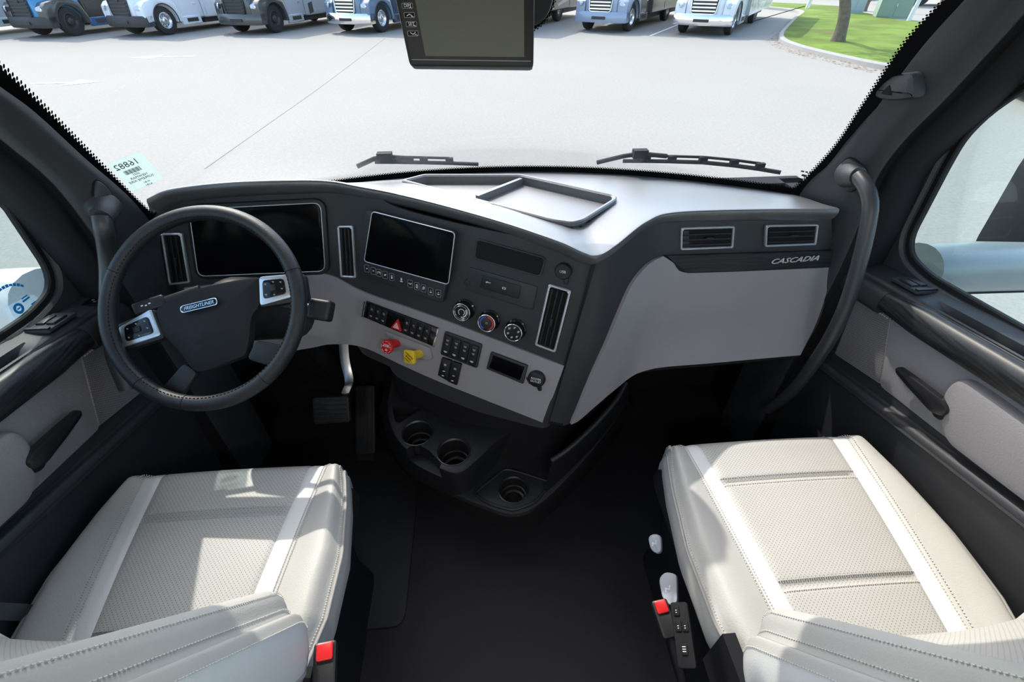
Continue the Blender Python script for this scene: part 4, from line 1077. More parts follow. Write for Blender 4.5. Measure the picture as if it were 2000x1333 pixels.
# sensor pod on the passenger pillar
c, n = onto(T2_, 1738, 172); PF2 = facing(c, n, V((.5, -.3, .6)))
pod = plate('sensor_pod', PF2, rpoly(PF2.px([(1714, 178), (1722, 162), (1745, 146), (1800, 138), (1800, 190), (1760, 196), (1722, 192)]), .012, 4), .030, M['pillar'], p2, bev=.012, base=-.01)
PF3 = PF2.shift(c=.0202); tq = PF3.px([(1720, 183), (1738, 165), (1742, 187)])
plate('pod_window', PF3, rpoly(tq, .003, 3), .0008, M['matte'], pod, bev=.0002)
# grab handles
def grab(label, plq, tree, path, rad_, s):
    r_ = empty('grab_handle', path[-1] if s > 0 else path[0], label, 'grab handle')
    c, n = onto(tree, *[sum(q[i] for q in plq)/len(plq) for i in (0, 1)]); F2 = facing(c, n, V((1, 0, 0)))
    pl = plate('mount_cover', F2, rpoly(F2.px(plq), .014, 5), .014, M['pillar'], r_, bev=.004, base=-.004, dome=.004)
    o_ = rpoly(F2.px(plq), .014, 5); ringplate('cover_edge', F2, inset(o_, -.0025), o_, .0075, M['matte'], pl, base=-.004, bev=.0005)
    tube('collar', cr([c-n*.005, c.lerp(path[0], .6)+n*.004, path[0]+(path[1]-path[0])*.02], 8), [.036, .032, .028, .0255, .0235, .022, .021, .0205], M['pillar'], r_, 20)
    tube('bar', crl(path, 40), rad_, M['handle'], r_, 20)
    return r_
grab('thick black grab bar from the passenger pillar down beside the glove box', [(1656, 307), (1672, 312), (1692, 332), (1690, 358), (1662, 376), (1645, 362), (1631, 343), (1634, 334)], T2_,
     [at(1676, 344, x=.865), at(1692, 366, x=.865), at(1700, 395, x=.868), at(1697, 430, x=.868), at(1682, 500, x=.868), at(1655, 590, x=.868), at(1622, 660, x=.865), at(1582, 720, x=.862), at(1545, 765, x=.855), at(1500, 800, x=.84)], .0168, 1)
grab('thick black grab bar on the driver pillar behind the steering wheel', [(183, 349), (200, 358), (218, 380), (226, 420), (223, 458), (200, 450), (181, 425), (180, 395)], T1_,
     [at(198, 424, x=-.865), at(203, 450, x=-.865), at(209, 485, x=-.885), at(213, 530, x=-.90), at(214, 600, x=-.91), at(224, 690, x=-.91), at(250, 760, x=-.90)], .0185, -1)

# ================================================================== DOORS
def make_door(s, name, label, wname):
    side = 'driver' if s < 0 else 'passenger'
    W = lambda x, y, z: V((s*x, y, z))
    kz = lambda z: .13 if z > .74 else (.13+(.74-z)/.2*.09 if z > .54 else .22*max(0, z)/.54)
    def zz(z, y): return z+kz(z)*(.9-y)
    YS = [1.06, 1.0, .94, .88, .84, .80, .76, .72, .6, .45, .3, .1, -.1, -.3, -.4]
    prof = [(1.03, .0), (.985, .01), (.972, .10), (.962, .30), (.952, .50), (.952, .520), (.960, .532), (.976, .536), (.980, .56), (.980, .745), (.976, .765), (.968, .79), (.966, .815), (.974, .824)]
    rows = [[W(x, y, zz(z, y)) for x, z in prof] for y in YS]
    g = [cr(r_, 60) for r_ in rows]
    dr = loft(name, g, M['char'], None, thick=.008, off=1 if gridnormals(g)[60*5+30].x*s < 0 else -1, ang=40)
    tag(dr, label, 'door', kind='structure')
    # window ledge with the pull recess
    rows = []
    for y in [1.06, 1.0, .95, .9, .86, .83, .81, .79, .77, .75, .72, .68, .6, .5, .4, .3, .1, -.1, -.4]:
        gq = .055*smooth(.815, .72, y) if y < .815 else 0
        gq = .055*(1-smooth(.70, .815, y))
        b = [(.972, .823), (.976, .825), (.980, .825-gq), (1.002, .828-gq), (1.006, .829), (1.03, .834), (1.055, .840)]
        rows.append([W(x+(.012*smooth(.6, .8, y) if False else 0), y, zz(z, y)) for x, z in b])
    loft('window_ledge', rows, M['char'], dr, thick=.006, off=1 if gridnormals(rows)[7*3+1].z > 0 else -1, ang=30)
    FRM = Fr(W(.980, 0, 0), (0, 1, 0) if s < 0 else (0, -1, 0), (0, 0, 1))       # looks into the cab
    L2 = lambda pts: [(p[0] if s < 0 else -p[0], p[1]) for p in pts]
    # grey panel, speaker grille, pocket
    plate('grey_panel', FRM, rpoly(L2([(.866, .752), (.788, .588), (.60, .618), (.44, .645), (.10, .71), (-.25, .78), (-.25, .92), (.3, .838), (.62, .782)]), .012, 4), .006, M['greydoor'], dr, bev=.002, base=-.004)
    spq = L2([(.985, .741), (.868, .756), (.788, .594), (.955, .553)])
    o_ = rpoly(spq, .004, 3); n_ = len(o_)
    P = [FRM.P(a, b, .004) for a, b in o_]
    sg = plate('speaker_frame', FRM, rpoly(spq, .006, 4), .006, M['greydoor'], dr, bev=.002, base=-.003)
    tl, tr_, br, bl = [V(p) for p in [V(q).lerp(sum((V(z) for z in spq), V((0, 0)))/4, .03) for q in spq]]
    gr = [[FRM.P(*tl.lerp(tr_, j/6).lerp(bl.lerp(br, j/6), i/8), .0042) for j in range(7)] for i in range(9)]
    loft('speaker_grille', gr, M['speaker'], sg, thick=.001, uvm=True, off=1 if gridnormals(gr)[20].x*s < 0 else -1)
    mb = MB()
    for k in range(14):
        p = tl.lerp(tr_, (k+.3)/14); q = tl.lerp(tr_, (k+.85)/14); mb.add(*boxline(FRM.P(p.x, p.y-.006, .0052), FRM.P(q.x, q.y-.006, .0052), .0013))
    o = mb.build('stitching', M['thread'], sg, False); o['kind'] = 'stuff'
    pk = rpoly(L2([(.640, .765), (.648, .722), (.618, .660), (.575, .628), (.44, .652), (.2, .70), (-.2, .77), (-.2, .885), (.3, .80), (.60, .772)]), .025, 6)
    plate('map_pocket', FRM, pk, .034, M['greydoor'], dr, bev=.016, base=-.004)
    # arm rail with wood look and the black piece ahead of it
    def rail(nm, y0, y1, mt, h, dep, zc):
        ys = [y0+(y1-y0)*k/12 for k in range(13)]; rows = []
        for y in ys:
            c = zz(zc, y); k = min(1, .75+abs(y-y0)*8) if nm == 'arm_rail' else 1
            rows.append([W(.962+dx*dep*k, y, c+dz*h*k) for dx, dz in ((.7, -.9), (-.2, -1.0), (-.8, -.75), (-1.0, -.2), (-.95, .35), (-.6, .85), (0, 1.0), (.7, 1.0))])
        return loft(nm, rows, mt, dr, closed=True, caps=True, ang=50)
    rail('arm_rail', .888, -.38, M['wood'], .034, .022, .786)
    rail('front_rail', 1.03, .889, M['char'], .032, .018, .780)
    # pull handle
    plate('pull_handle', FRM, rpoly(L2([(.757, .690), (.752, .674), (.70, .668), (.630, .664), (.606, .676), (.604, .698), (.625, .708), (.70, .699)]), .010, 4), .016, M['gloss2'], dr, bev=.007, base=.022)
    lathe('handle_boss', Fr(W(.978, .622, .676), (0, 0, 1), (0, s*1.0, 0)), [(.024, 0), (.022, .012), (.019, .024), (.016, .028)], M['gloss2'], dr, 24)
    # window switch
    c = W(1.004, .885, zz(.8305, .885)); sF = Fr(c, (1, 0, 0), (0, 1, -.13))
    sw = plate('switch_plate', sF, rr(.052, .085, .006), .007, M['char'], dr, bev=.002, base=-.001)
    for dx in (-.011, .011): plate('window_switch', sF, rr(.019, .040, .003, 4, dx, .004), .007, M['black'], sw, bev=.003, base=.004)
    MB().box((0, -.036, .007), (.025, .004, .003), sF).build('plate_lip', M['black'], sw)
    if s < 0:
        c = W(.985, 1.0, zz(.826, 1.0)); mF = Fr(c, (1, 0, 0), (0, 1, -.13))
        mk = plate('mirror_switch', mF, rr(.05, .05, .008), .004, M['gloss'], dr, bev=.001)
        for dx, dy in ((-.01, 0), (.01, 0), (0, .01), (0, -.01), (.018, -.012)): MB().box((dx, dy, .0043), (.003, .0012, .0003), mF).build('switch_mark', M['grey_ink'], mk, False)
    # window frame and glass
    opening = [(-.36, 1.02), (.30, .952), (.63, .889), (.86, .872), (.935, .884), (.965, .925), (.970, 1.0), (.977, 1.10), (.977, 1.155), (.955, 1.21), (.914, 1.263), (.75, 1.40), (.50, 1.55), (.30, 1.60), (-.36, 1.62)]
    opening = [(y*1.0437, 1.45-(1.45-z)*1.0437) for y, z in opening]
    GF2 = Fr(W(1.048, 0, 0), (0, 1, 0) if s < 0 else (0, -1, 0), (0, 0, 1))
    op = rpoly(L2(opening), .03, 4)
    outer = []
    for p in inset(op, -.062): outer.append(p)
    ringplate('window_frame', GF2, inset(op, -.070), inset(op, -.004), .022, M['pillar'], dr, base=-.004, bev=.006)
    ringplate('window_seal', GF2, inset(op, -.012), inset(op, .010), .012, M['rubber'], dr, base=-.006, bev=.003)
    # upright filler between pillar and frame
    gl = plate(wname, Fr(W(1.062, 0, 0), GF2.x, GF2.y), inset(op, -.02), .004, M['sideglass'], None, bev=0)
    tag(gl, 'clear %s side window with a rounded front corner' % side, 'window', kind='structure')
    # outer skin so nothing shows through below the ledge
    MB().box((s*1.095, .35, .40), (.02, .74, .42)).box((s*1.09, 1.17, .41), (.02, .14, .41)).build('outer_skin', M['white_body'], dr, False)
    # corner trim by the ledge
    rows = [[W(.93, 1.08, .80), W(.985, 1.06, .82), W(1.05, 1.02, .84)], [W(.93, 1.08, .93), W(.985, 1.06, .93), W(1.05, 1.03, .93)], [W(.935, 1.08, 1.05), W(.985, 1.07, 1.06), W(1.05, 1.05, 1.08)]]
    gq = cr2(rows, 8, 8); loft('corner_trim', gq, M['matte'], dr, thick=.006, off=1 if gridnormals(gq)[30].x*s < 0 else -1)
    return dr
M['white_body'] = mat('white_truck_paint', (.66, .69, .72), .3, coat=.5)
door1 = make_door(-1, 'door_1', 'grey and charcoal driver door with window sticker', 'window_2')
door2 = make_door(1, 'door_2', 'grey and charcoal passenger door with black arm rail', 'window_3')

# ================================================================== REAR MONITOR AND STICKERS
MFc = at(922, 30, y=.86); MFr = Fr(MFc, (1, -.045, 0), (0, .34, .94))
mon = empty('rear_view_monitor', MFc, 'black backup monitor with four side buttons hanging from the windscreen', 'monitor')
mq = MFr.px([(778, -18), (800, 128), (1042, 131), (1042, -18)]); top_ = 0.115
mq = [mq[1], mq[2], (mq[2][0]+.003, top_), (mq[1][0]-.028, top_)]
bx_ = plate('housing', MFr, rpoly(mq, .006, 4), .026, M['black'], mon, bev=.003, base=-.026)
plate('side_wall', Fr(MFr.P(mq[1][0], 0, -.02), (MFr.z+MFr.x*.0), MFr.y), [(-.02, mq[1][1]+.004), (.012, mq[1][1]+.004), (.012, top_-.01), (-.02, top_-.01)], .003, M['black'], mon, bev=.001)
lcd = MFr.px([(811, -15), (831, 110), (1024, 112), (1022, -15)])
lcd = [lcd[1], lcd[2], (lcd[2][0], .100), (lcd[1][0]-.021, .100)]
plate('lcd', MFr, lcd, .0012, M['lcd'], mon, bev=.0004)
MB().hexa([MFr.P(mq[0][0]+.004, mq[0][1]+.0075, .0), MFr.P(mq[1][0]-.004, mq[1][1]+.0075, .0), MFr.P(mq[1][0]-.004, mq[1][1]+.0083, .0), MFr.P(mq[0][0]+.004, mq[0][1]+.0083, .0),
           MFr.P(mq[0][0]+.004, mq[0][1]+.0075, .001), MFr.P(mq[1][0]-.004, mq[1][1]+.0075, .001), MFr.P(mq[1][0]-.004, mq[1][1]+.0083, .001), MFr.P(mq[0][0]+.004, mq[0][1]+.0083, .001)]).build('seam_line', M['grey_ink'], mon, False)
for u, v, s_ in ((796, 12, 'DIM'), (800, 30, '^'), (804, 48, 'SET'), (807, 66, 'v')):
    a, b = MFr.hit(u, v); o_ = rr(.0165, .0072, .0015, 3, a, b)
    kb = plate('key', MFr, o_, .0015, M['gloss'], mon, bev=.0004)
    ringplate('key_outline', MFr, o_, inset(o_, .0006), .0003, M['grey_ink'], kb, base=.0015, bev=.0001)
    if len(s_) > 1: text('key_lettering', s_, MFr, a, b, .0062, M['white_ink'], kb, c=.0016)
    else:
        k = 1 if s_ == '^' else -1
        MB().add(*boxline(MFr.P(a-.004, b-.0014*k, .0018), MFr.P(a, b+.0012*k, .0018), .0004)).add(*boxline(MFr.P(a+.004, b-.0014*k, .0018), MFr.P(a, b+.0012*k, .0018), .0004)).build('key_arrow', M['white_ink'], kb, False)
hc2 = onto(WST, 1030, -20)[0]
mt_ = plate('windscreen_mount', facing(hc2, V((0, -.9, -.35)).normalized(), V((1, 0, 0))), [(x*.85+.01, y*1.25+.01) for x, y in circ(.050, 28)], .05, M['black'], mon, bev=.012)
tube('arm', [MFr.P(.03, .05, -.02), hc2.lerp(MFr.P(.03, .05, -.02), .5), hc2], .016, M['black'], mon, 12)
# teal windscreen sticker, print seen from behind
def seethrough(name, col, a):
    m = bpy.data.materials.new(name); m.use_nodes = True; t = m.node_tree; t.nodes.clear()
    o = t.nodes.new('ShaderNodeOutputMaterial'); tr = t.nodes.new('ShaderNodeBsdfTransparent'); d = t.nodes.new('ShaderNodeBsdfTranslucent'); mx = t.nodes.new('ShaderNodeMixShader'); nz = t.nodes.new('ShaderNodeTexNoise'); nz.inputs['Scale'].default_value = 60
    d.inputs[0].default_value = (*[c*.7 for c in col], 1); tr.inputs[0].default_value = (*[min(1, c*1.15) for c in col], 1)
    t.links.new(mth(t, 'ADD', mth(t, 'MULTIPLY', nz.outputs['Fac'], .15), a), mx.inputs[0]); t.links.new(tr.outputs[0], mx.inputs[1]); t.links.new(d.outputs[0], mx.inputs[2]); t.links.new(mx.outputs[0], o.inputs[0]); return m
M['teal'] = seethrough('pale_teal_film', (.62, .70, .69), .25)
M['teal_ink'] = mat('dark_teal_print', (.10, .19, .19), .7)
sc_ = [onto(WST, u, v, .004)[0] for u, v in ((207, 318), (273, 294), (319, 346), (257, 373))]
sxx = (sc_[0]-sc_[1]).normalized(); sF = Fr(sum(sc_, V())/4, -sxx, sc_[1]-sc_[2])
stq = [sF.L(p)[:2] for p in sc_]
stk = plate('window_sticker', sF, stq, .0005, M['teal'], None, bev=0); tag(stk, 'square teal stock sticker at the lower left corner of the windscreen', 'sticker')
cx_ = V(stq[0]).lerp(V(stq[1]), .5); e_ = (V(stq[1])-V(stq[0])).normalized(); dwn = (V(stq[3])-V(stq[0])).normalized(); wS = (V(stq[1])-V(stq[0])).length; hS = (V(stq[3])-V(stq[0])).length
SF2 = Fr(sF.P(*stq[0], .0007), sF.x*e_.x+sF.y*e_.y, -(sF.x*dwn.x+sF.y*dwn.y))
text('sticker_lettering', '16882', SF2, wS*.42, -hS*.20, hS*.24, M['teal_ink'], stk, flip=True)
for k in range(14): MB().box((wS*(.19+.46*k/13), -hS*.41, .0003), (wS*.46/13*(.22+.2*((k*7) % 3)/2), hS*.065, .0002), SF2).build('barcode_bar', M['teal_ink'], stk, False)
for k, (t_, sz) in enumerate((('2023', .085), ('NEWMAR', .10), ('SUPREME AIRE', .10), ('4181', .085), ('A181', .085))):
    text('sticker_lettering', t_, SF2, wS*(.44 if k < 3 else .50), -hS*(.53+.098*k+(.03 if k > 2 else 0)), hS*sz, M['teal_ink'], stk, flip=True)
# faint maker's print at the right corner
c, n = onto(WST, 1571, 341, .004); F2 = facing(c, n, V((1, -.3, 0)))
MB().box((-.009, .012, 0), (.004, .0022, .0002), F2).box((.001, .0125, 0), (.003, .0022, .0002), F2).box((.010, .013, 0), (.003, .0022, .0002), F2).build('glass_print', M['black_ink'], win, False)
MB().box((0, 0, 0), (.006, .003, .0002), F2).box((.002, -.012, 0), (.012, .0012, .0002), F2).box((0, -.018, 0), (.008, .001, .0002), F2).build('glass_print', M['black_ink'], win, False)
# round blue sticker on the driver window
bF = Fr(at(36, 602, x=-1.058), (0, -1, 0), (0, 0, 1)); bF = Fr(bF.o, (0, 1, 0), (0, 0, 1))
M['clear_film'] = seethrough('clear_film', (.80, .85, .88), .03)
M['cyan'] = mat('cyan_print', (.01, .28, .72), .5, emit=None)
bs_ = plate('door_sticker', bF, rpoly(bF.px([(6, 602), (64, 575), (95, 600), (26, 630)]), .004, 3), .0005, M['clear_film'], None, bev=0)
tag(bs_, 'clear sticker with blue ring print on the driver window', 'sticker')
a, b = bF.hit(36, 603)
for r0, a0, a1, nn in ((.052, 40, 150, 13), (.050, 215, 330, 13)):
    for k in range(nn):
        th = R(a0+(a1-a0)*k/(nn-1)); F3 = bF.shift(a+math.cos(th)*r0, b+math.sin(th)*r0, .0008).rot(th-R(90)); MB().box((0, 0, 0), (.0034, .0032 if k % 3 else .0024, .0002), F3).build('ring_lettering', M['cyan'], bs_, False)
ringplate('blue_disc', bF, circ(.012, 20, a, b), circ(.006, 20, a, b), .0004, M['cyan'], bs_, base=.0006, bev=.0001)
MB().box((a, b, .0008), (.004, .0015, .0002), bF).box((a+.027, b+.006, .0008), (.010, .002, .0002), bF).box((a+.027, b+.012, .0008), (.008, .0014, .0002), bF).box((a+.036, b-.010, .0008), (.007, .002, .0002), bF).build('print_block', M['cyan'], bs_, False)

# ================================================================== OUTSIDE THE CAB: wipers, cowl, mirrors
cow = [[WS(-1+2*j/30, -.03)+V((0, .03, -.035)) for j in range(31)], [WS(-1+2*j/30, -.06)+V((0, .08, -.075)) for j in range(31)], [WS(-1+2*j/30, -.1)+V((0, .4, -.26)) for j in range(31)], [WS(-.9+1.8*j/30, -.1)+V((0, 1.3, -.72)) for j in range(31)]]
o = loft('hood', cow, M['white_body'], None, thick=.02, off=1 if gridnormals(cow)[45].z > 0 else -1); tag(o, 'white truck hood just below the windscreen', 'hood')
def wiper(label, arm, blade):
    r_ = empty('windscreen_wiper', onto(WST, *arm[0], -.03)[0], label, 'wiper')
    tube('arm', [onto(WST, u, v, -.035)[0] for u, v in arm], .007, M['matte'], r_, 8)
    b = [onto(WST, u, v, -.028)[0] for u, v in blade]
    tube('blade', b, .006, M['rubber'], r_, 8); tube('blade_spine', [p+V((0, .004, .014)) for p in b[1:-1]], .004, M['matte'], r_, 8)
    c = onto(WST, *arm[len(arm)//2], -.035)[0]; MB().box(c, (.022, .012, .012)).build('arm_clip', M['matte'], r_)
    for k in range(1, len(b)-1): MB().box(b[k]+V((0, .002, .007)), (.012, .006, .009)).build('blade_clip', M['matte'], r_)
    return r_
wiper('black wiper resting at the right half of the windscreen', [(1165, 334), (1215, 322), (1248, 317), (1300, 322)], [(1215, 328), (1260, 328), (1310, 329), (1370, 331), (1430, 337), (1480, 344), (1521, 351)])
wiper('black wiper resting at the left half of the windscreen', [(702, 342), (735, 327), (755, 323), (810, 327)], [(735, 330), (780, 330), (830, 331), (880, 332), (935, 334)])
def mirror(s, label):
    r_ = empty('side_mirror', V((s*1.09, 1.1, .75)), label, 'mirror')
    if s > 0: a = [at(1786, 527, x=1.13), at(1880, 523, x=1.30), at(2000, 522, x=1.55), at(2120, 520, x=1.80)]; rr_ = .072
    else: a = [at(110, 590, x=-1.13), at(50, 588, x=-1.28), at(-60, 590, x=-1.55), at(-160, 592, x=-1.80)]; rr_ = .088
    tube('arm', cr(a, 16), rr_, M['white_body'] if s < 0 else M['bluegrey'], r_, 20)
    tube('arm_seam', [p+V((0, -rr_*.72, -rr_*.70)) for p in cr(a, 16)], .004, M['matte'], r_, 6)
    p = at(2052, 448, x=1.70) if s > 0 else V((-1.85, 1.25, 1.0))
    F2 = Fr(p, (1, 0, 0), (0, .1, 1)); hd = plate('mirror_head', F2, rr(.26, .36, .07, 6, 0, .06), .16, M['black'], r_, bev=.05, base=-.08)
    plate('mirror_glass', F2, rr(.20, .30, .05, 6, 0, .06), .003, M['chrome'], hd, bev=.001, base=.08)
    lathe('pivot', Fr(p+V((-.03, -.03, -.11)), (1, 0, 0), (0, 0, 1)), [(.03, -.05), (.03, .05), (.02, .055)], M['black'], r_, 20)
M['bluegrey'] = mat('blue_grey_paint', (.17, .205, .22), .35, coat=.4)
mirror(-1, 'side mirror on a white arm outside the driver window'); mirror(1, 'black side mirror on a blue-grey arm outside the passenger window')
# ================================================================== THE LOT OUTSIDE
GZ = -.95
m = M['lot'] = mat('pale_asphalt', (.285, .272, .243), .9, bump=.6, bscale=60, var=.05, vscale=.35, spec=.2); t, N, L, b = nodes(m)  # the asphalt's own pale tone, speckled at random
tc = N.new('ShaderNodeTexCoord'); n1 = N.new('ShaderNodeTexNoise'); n1.inputs['Scale'].default_value = 22; n1.inputs['Detail'].default_value = 6; n1.inputs['Roughness'].default_value = .8
L.new(tc.outputs['Object'], n1.inputs['Vector']); mx = N.new('ShaderNodeMix'); mx.data_type = 'RGBA'; mx.blend_type = 'MULTIPLY'; mx.inputs[0].default_value = 1
rp = N.new('ShaderNodeValToRGB'); rp.color_ramp.elements[0].position = .3; rp.color_ramp.elements[0].color = (.80, .80, .80, 1); rp.color_ramp.elements[1].position = .65; rp.color_ramp.elements[1].color = (1.05, 1.05, 1.05, 1)
src = b.inputs['Base Color'].links[0].from_socket; L.new(n1.outputs['Fac'], rp.inputs[0]); L.new(src, mx.inputs[6]); L.new(rp.outputs[0], mx.inputs[7]); L.new(mx.outputs[2], b.inputs['Base Color'])
gnd = obj('ground', [(-150, -60, GZ), (150, -60, GZ), (150, 220, GZ), (-150, 220, GZ)], [(0, 1, 2, 3)], M['lot'], smooth=False)
tag(gnd, 'wide pale asphalt lot in front of the cab', 'pavement', kind='structure')
M['crack'] = mat('darker_seam', (.20, .20, .19), .95)
M['paint'] = mat('white_road_paint', (.72, .72, .70), .8)
G = lambda u, v, h=0: at(u, v, z=GZ+h)
def strip_on_ground(name, pts, w_, mt, parent, h=.004):
    p = cr([G(*q) for q in pts], 30); rows = []
    for i, q in enumerate(p):
        tg = (p[min(i+1, 29)]-p[max(i-1, 0)]).normalized(); sd = V((-tg.y, tg.x, 0))*w_*.5
        rows.append([q-sd+V((0, 0, h)), q+sd+V((0, 0, h))])
    return loft(name, rows, mt, parent, thick=.003, off=1 if gridnormals(rows)[20].z > 0 else -1)
strip_on_ground('seam', [(752, 75), (640, 160), (520, 245), (400, 330)], .022, M['crack'], gnd)
strip_on_ground('seam', [(1270, 70), (1300, 58), (1330, 46)], .10, M['paint'], gnd)
def arrow(label, tail, tip):
    a, b_ = G(*tail), G(*tip); d = (b_-a).normalized(); n = V((-d.y, d.x, 0)); Ln = (b_-a).length
    F2 = Fr(a+V((0, 0, .004)), d, n)
    pts = [(0, -.07), (Ln*.58, -.07), (Ln*.55, -.42), (Ln, 0), (Ln*.55, .42), (Ln*.58, .07), (0, .07)]
    o = plate('road_arrow', F2, pts, .003, M['paint'], None, bev=0); tag(o, label, 'road marking', 'painted arrows on the lot')
arrow('faded white arrow on the lot pointing right, nearest the left pillar', (62, 164), (196, 160))
arrow('faded white arrow on the lot pointing left, farther from the left pillar', (380, 110), (252, 113))

# --- lawn island with kerb
near = [(1440, 13), (1500, 18), (1563, 26), (1552, 40), (1532, 61), (1524, 74), (1530, 85), (1560, 97), (1600, 108), (1650, 120), (1700, 131), (1750, 140), (1850, 156), (2000, 177), (2150, 196)]
kp = []
seg = [G(*q) for q in near]
kp = cr(seg, 90)
rear = [G(*q) for q in [(2300, 100), (2000, 72), (1800, 50), (1750, 45), (1690, 31), (1640, 17), (1570, 12), (1500, 9), (1440, 7)]]
m = M['grass'] = mat('lawn_grass', (.20, .33, .035), .95, bump=.8, bscale=40, var=.1, vscale=1, spec=.1); t, N, L, b = nodes(m)
tc = N.new('ShaderNodeTexCoord'); n1 = N.new('ShaderNodeTexNoise'); n1.inputs['Scale'].default_value = .55; n1.inputs['Detail'].default_value = 7; n1.inputs['Roughness'].default_value = .65
L.new(tc.outputs['Object'], n1.inputs['Vector']); rp = N.new('ShaderNodeValToRGB')
for i, (p_, c_) in enumerate(((.30, (.17, .13, .06)), (.42, (.10, .14, .03)), (.55, (.13, .20, .035)), (.75, (.20, .26, .06)))):
    e = rp.color_ramp.elements[i] if i < 2 else rp.color_ramp.elements.new(p_); e.position = p_; e.color = (*c_, 1)
L.new(n1.outputs['Fac'], rp.inputs[0]); L.new(rp.outputs[0], b.inputs['Base Color'])
lawnp = [p+V((0, 0, .13)) for p in kp]+[p+V((0, 0, .13)) for p in rear]
lw = obj('lawn', lawnp, [tuple(range(len(lawnp)))], M['grass'], smooth=False, recalc=False)
bmx = bmesh.new(); bmx.from_mesh(lw.data); bmesh.ops.triangulate(bmx, faces=bmx.faces); bmesh.ops.recalc_face_normals(bmx, faces=bmx.faces)
if sum(f.normal.z for f in bmx.faces) < 0: bmesh.ops.reverse_faces(bmx, faces=bmx.faces)
bmx.to_mesh(lw.data); bmx.free()
tag(lw, 'sunlit green lawn island with two trees', 'lawn', kind='stuff')
M['kerb'] = mat('grey_concrete_kerb', (.30, .29, .27), .9, bump=.5, bscale=40, var=.12, vscale=3)
rows = []
for i, q in enumerate(kp):
    tg = (kp[min(i+1, 89)]-kp[max(i-1, 0)]).normalized(); sd = V((-tg.y, tg.x, 0))*.16
    if sd.dot(V((14, 24, 0))-q) < 0 and False: sd = -sd
    rows.append([q-sd*.6, q-sd*.5+V((0, 0, .11)), q-sd*.25+V((0, 0, .145)), q+sd*.5+V((0, 0, .145)), q+sd*.6])
kb = loft('kerb', rows, M['kerb'], None, thick=.01, off=1 if gridnormals(rows)[5*40+2].z > 0 else -1); tag(kb, 'grey concrete kerb curving round the lawn', 'kerb', kind='structure')
M['leaf_litter'] = mat('brown_leaf_litter', (.28, .15, .075), .9, var=.4, vscale=30)
mb = MB()
for k in range(420):
    q = kp[random.randint(16, 66)]; a = random.uniform(0, 6.3); r_ = .02+random.random()*.03; off = V((random.uniform(-.55, .05), random.uniform(-.55, .05), .012))
    c = q+off-V((.1, .1, 0)); mb.add([c+V((r_*math.cos(a+i*1.57), r_*math.sin(a+i*1.57)*.7, random.random()*.01)) for i in range(4)], [(0, 1, 2, 3)])
o = mb.build('fallen_leaves', M['leaf_litter'], None, False); tag(o, 'brown fallen leaves strewn along the kerb', 'leaves', kind='stuff')

# --- trees
M['bark'] = mat('grey_brown_bark', (.145, .115, .09), .95, bump=1, bscale=22, var=.45, vscale=9)
M['leafg'] = mat('green_leaves', (.07, .13, .025), .7, var=.3, vscale=3)
def tree(label, base, limbs, crown, seed):
    r_ = empty('tree', base, label, 'tree')
    rn = random.Random(seed)
    for k, (pts, rad) in enumerate(limbs):
        p = cr(pts, 18); n = len(p)
        rows = []
        for i, q in enumerate(p):
            f_ = i/(n-1); rr_ = rad[0]+(rad[1]-rad[0])*f_+(rad[0]*.5*(1-f_*6)**2 if (k == 0 and f_ < .166) else 0)
            rows.append([q+V((math.cos(a)*rr_*(1+.12*math.sin(3*a+i*.5)+rn.uniform(-.05, .05)), math.sin(a)*rr_*(1+.12*math.sin(2*a-i*.4)), 0)) for a in [2*math.pi*j/14 for j in range(14)]])
        loft('trunk' if k == 0 else 'branch', rows, M['bark'], r_, closed=True, caps=True, ang=70)
    mb = MB()
    for c, R_ in crown:
        for k in range(500):
            d = V((rn.gauss(0, 1), rn.gauss(0, 1), rn.gauss(0, .7))).normalized()*R_*rn.random()**.4; q = c+d; a = V((rn.gauss(0, 1), rn.gauss(0, 1), rn.gauss(0, 1))).normalized(); b_ = a.orthogonal().normalized(); s_ = rn.uniform(.07, .14)
            mb.add([q+a*s_, q+b_*s_*.5, q-a*s_, q-b_*s_*.5], [(0, 1, 2, 3)])
    o = mb.build('foliage', M['leafg'], r_, False); o['kind'] = 'stuff'
tb = G(1638, 81, .12); up = lambda p, dx, dy, dz: p+V((dx, dy, dz))
tree('single-trunk tree with rough bark standing on the lawn', tb, [([tb-V((0, 0, .1)), up(tb, -.16, 0, .8), up(tb, -.55, .05, 1.7), up(tb, -1.0, .1, 2.8), up(tb, -1.2, .2, 4.2)], (.20, .13)), ([up(tb, -.95, .1, 2.6), up(tb, .5, .2, 3.6), up(tb, 1.2, .2, 4.4)], (.11, .05))], [(up(tb, -.4, .3, 5.0), 1.7), (up(tb, 1.0, .2, 5.0), 1.4), (up(tb, -1.8, .3, 4.6), 1.3)], 1)
tb2 = G(1793, 121, .12)
tree('forked tree at the lawn edge beside the passenger pillar', tb2, [([tb2-V((0, 0, .1)), up(tb2, .02, 0, .5), up(tb2, .08, .02, 1.0)], (.24, .19)), ([up(tb2, .05, 0, .85), up(tb2, .02, .1, 1.7), up(tb2, -.02, .1, 3.0), up(tb2, -.3, .1, 4.5)], (.13, .08)), ([up(tb2, .1, 0, .9), up(tb2, .62, -.05, 1.6), up(tb2, 1.15, -.1, 2.6), up(tb2, 1.4, 0, 4.2)], (.14, .08))], [(up(tb2, -.3, .3, 5.2), 1.6), (up(tb2, 1.4, .2, 5.0), 1.6)], 2)
tb3 = G(1686, 22, .0)
tree('thin leaning tree trunk behind the utility cabinets', tb3, [([tb3-V((0, 0, .1)), up(tb3, .1, 0, .8), up(tb3, .5, 0, 2.2), up(tb3, .9, 0, 4.5)], (.16, .10))], [(up(tb3, .9, 0, 5.0), .9)], 3)

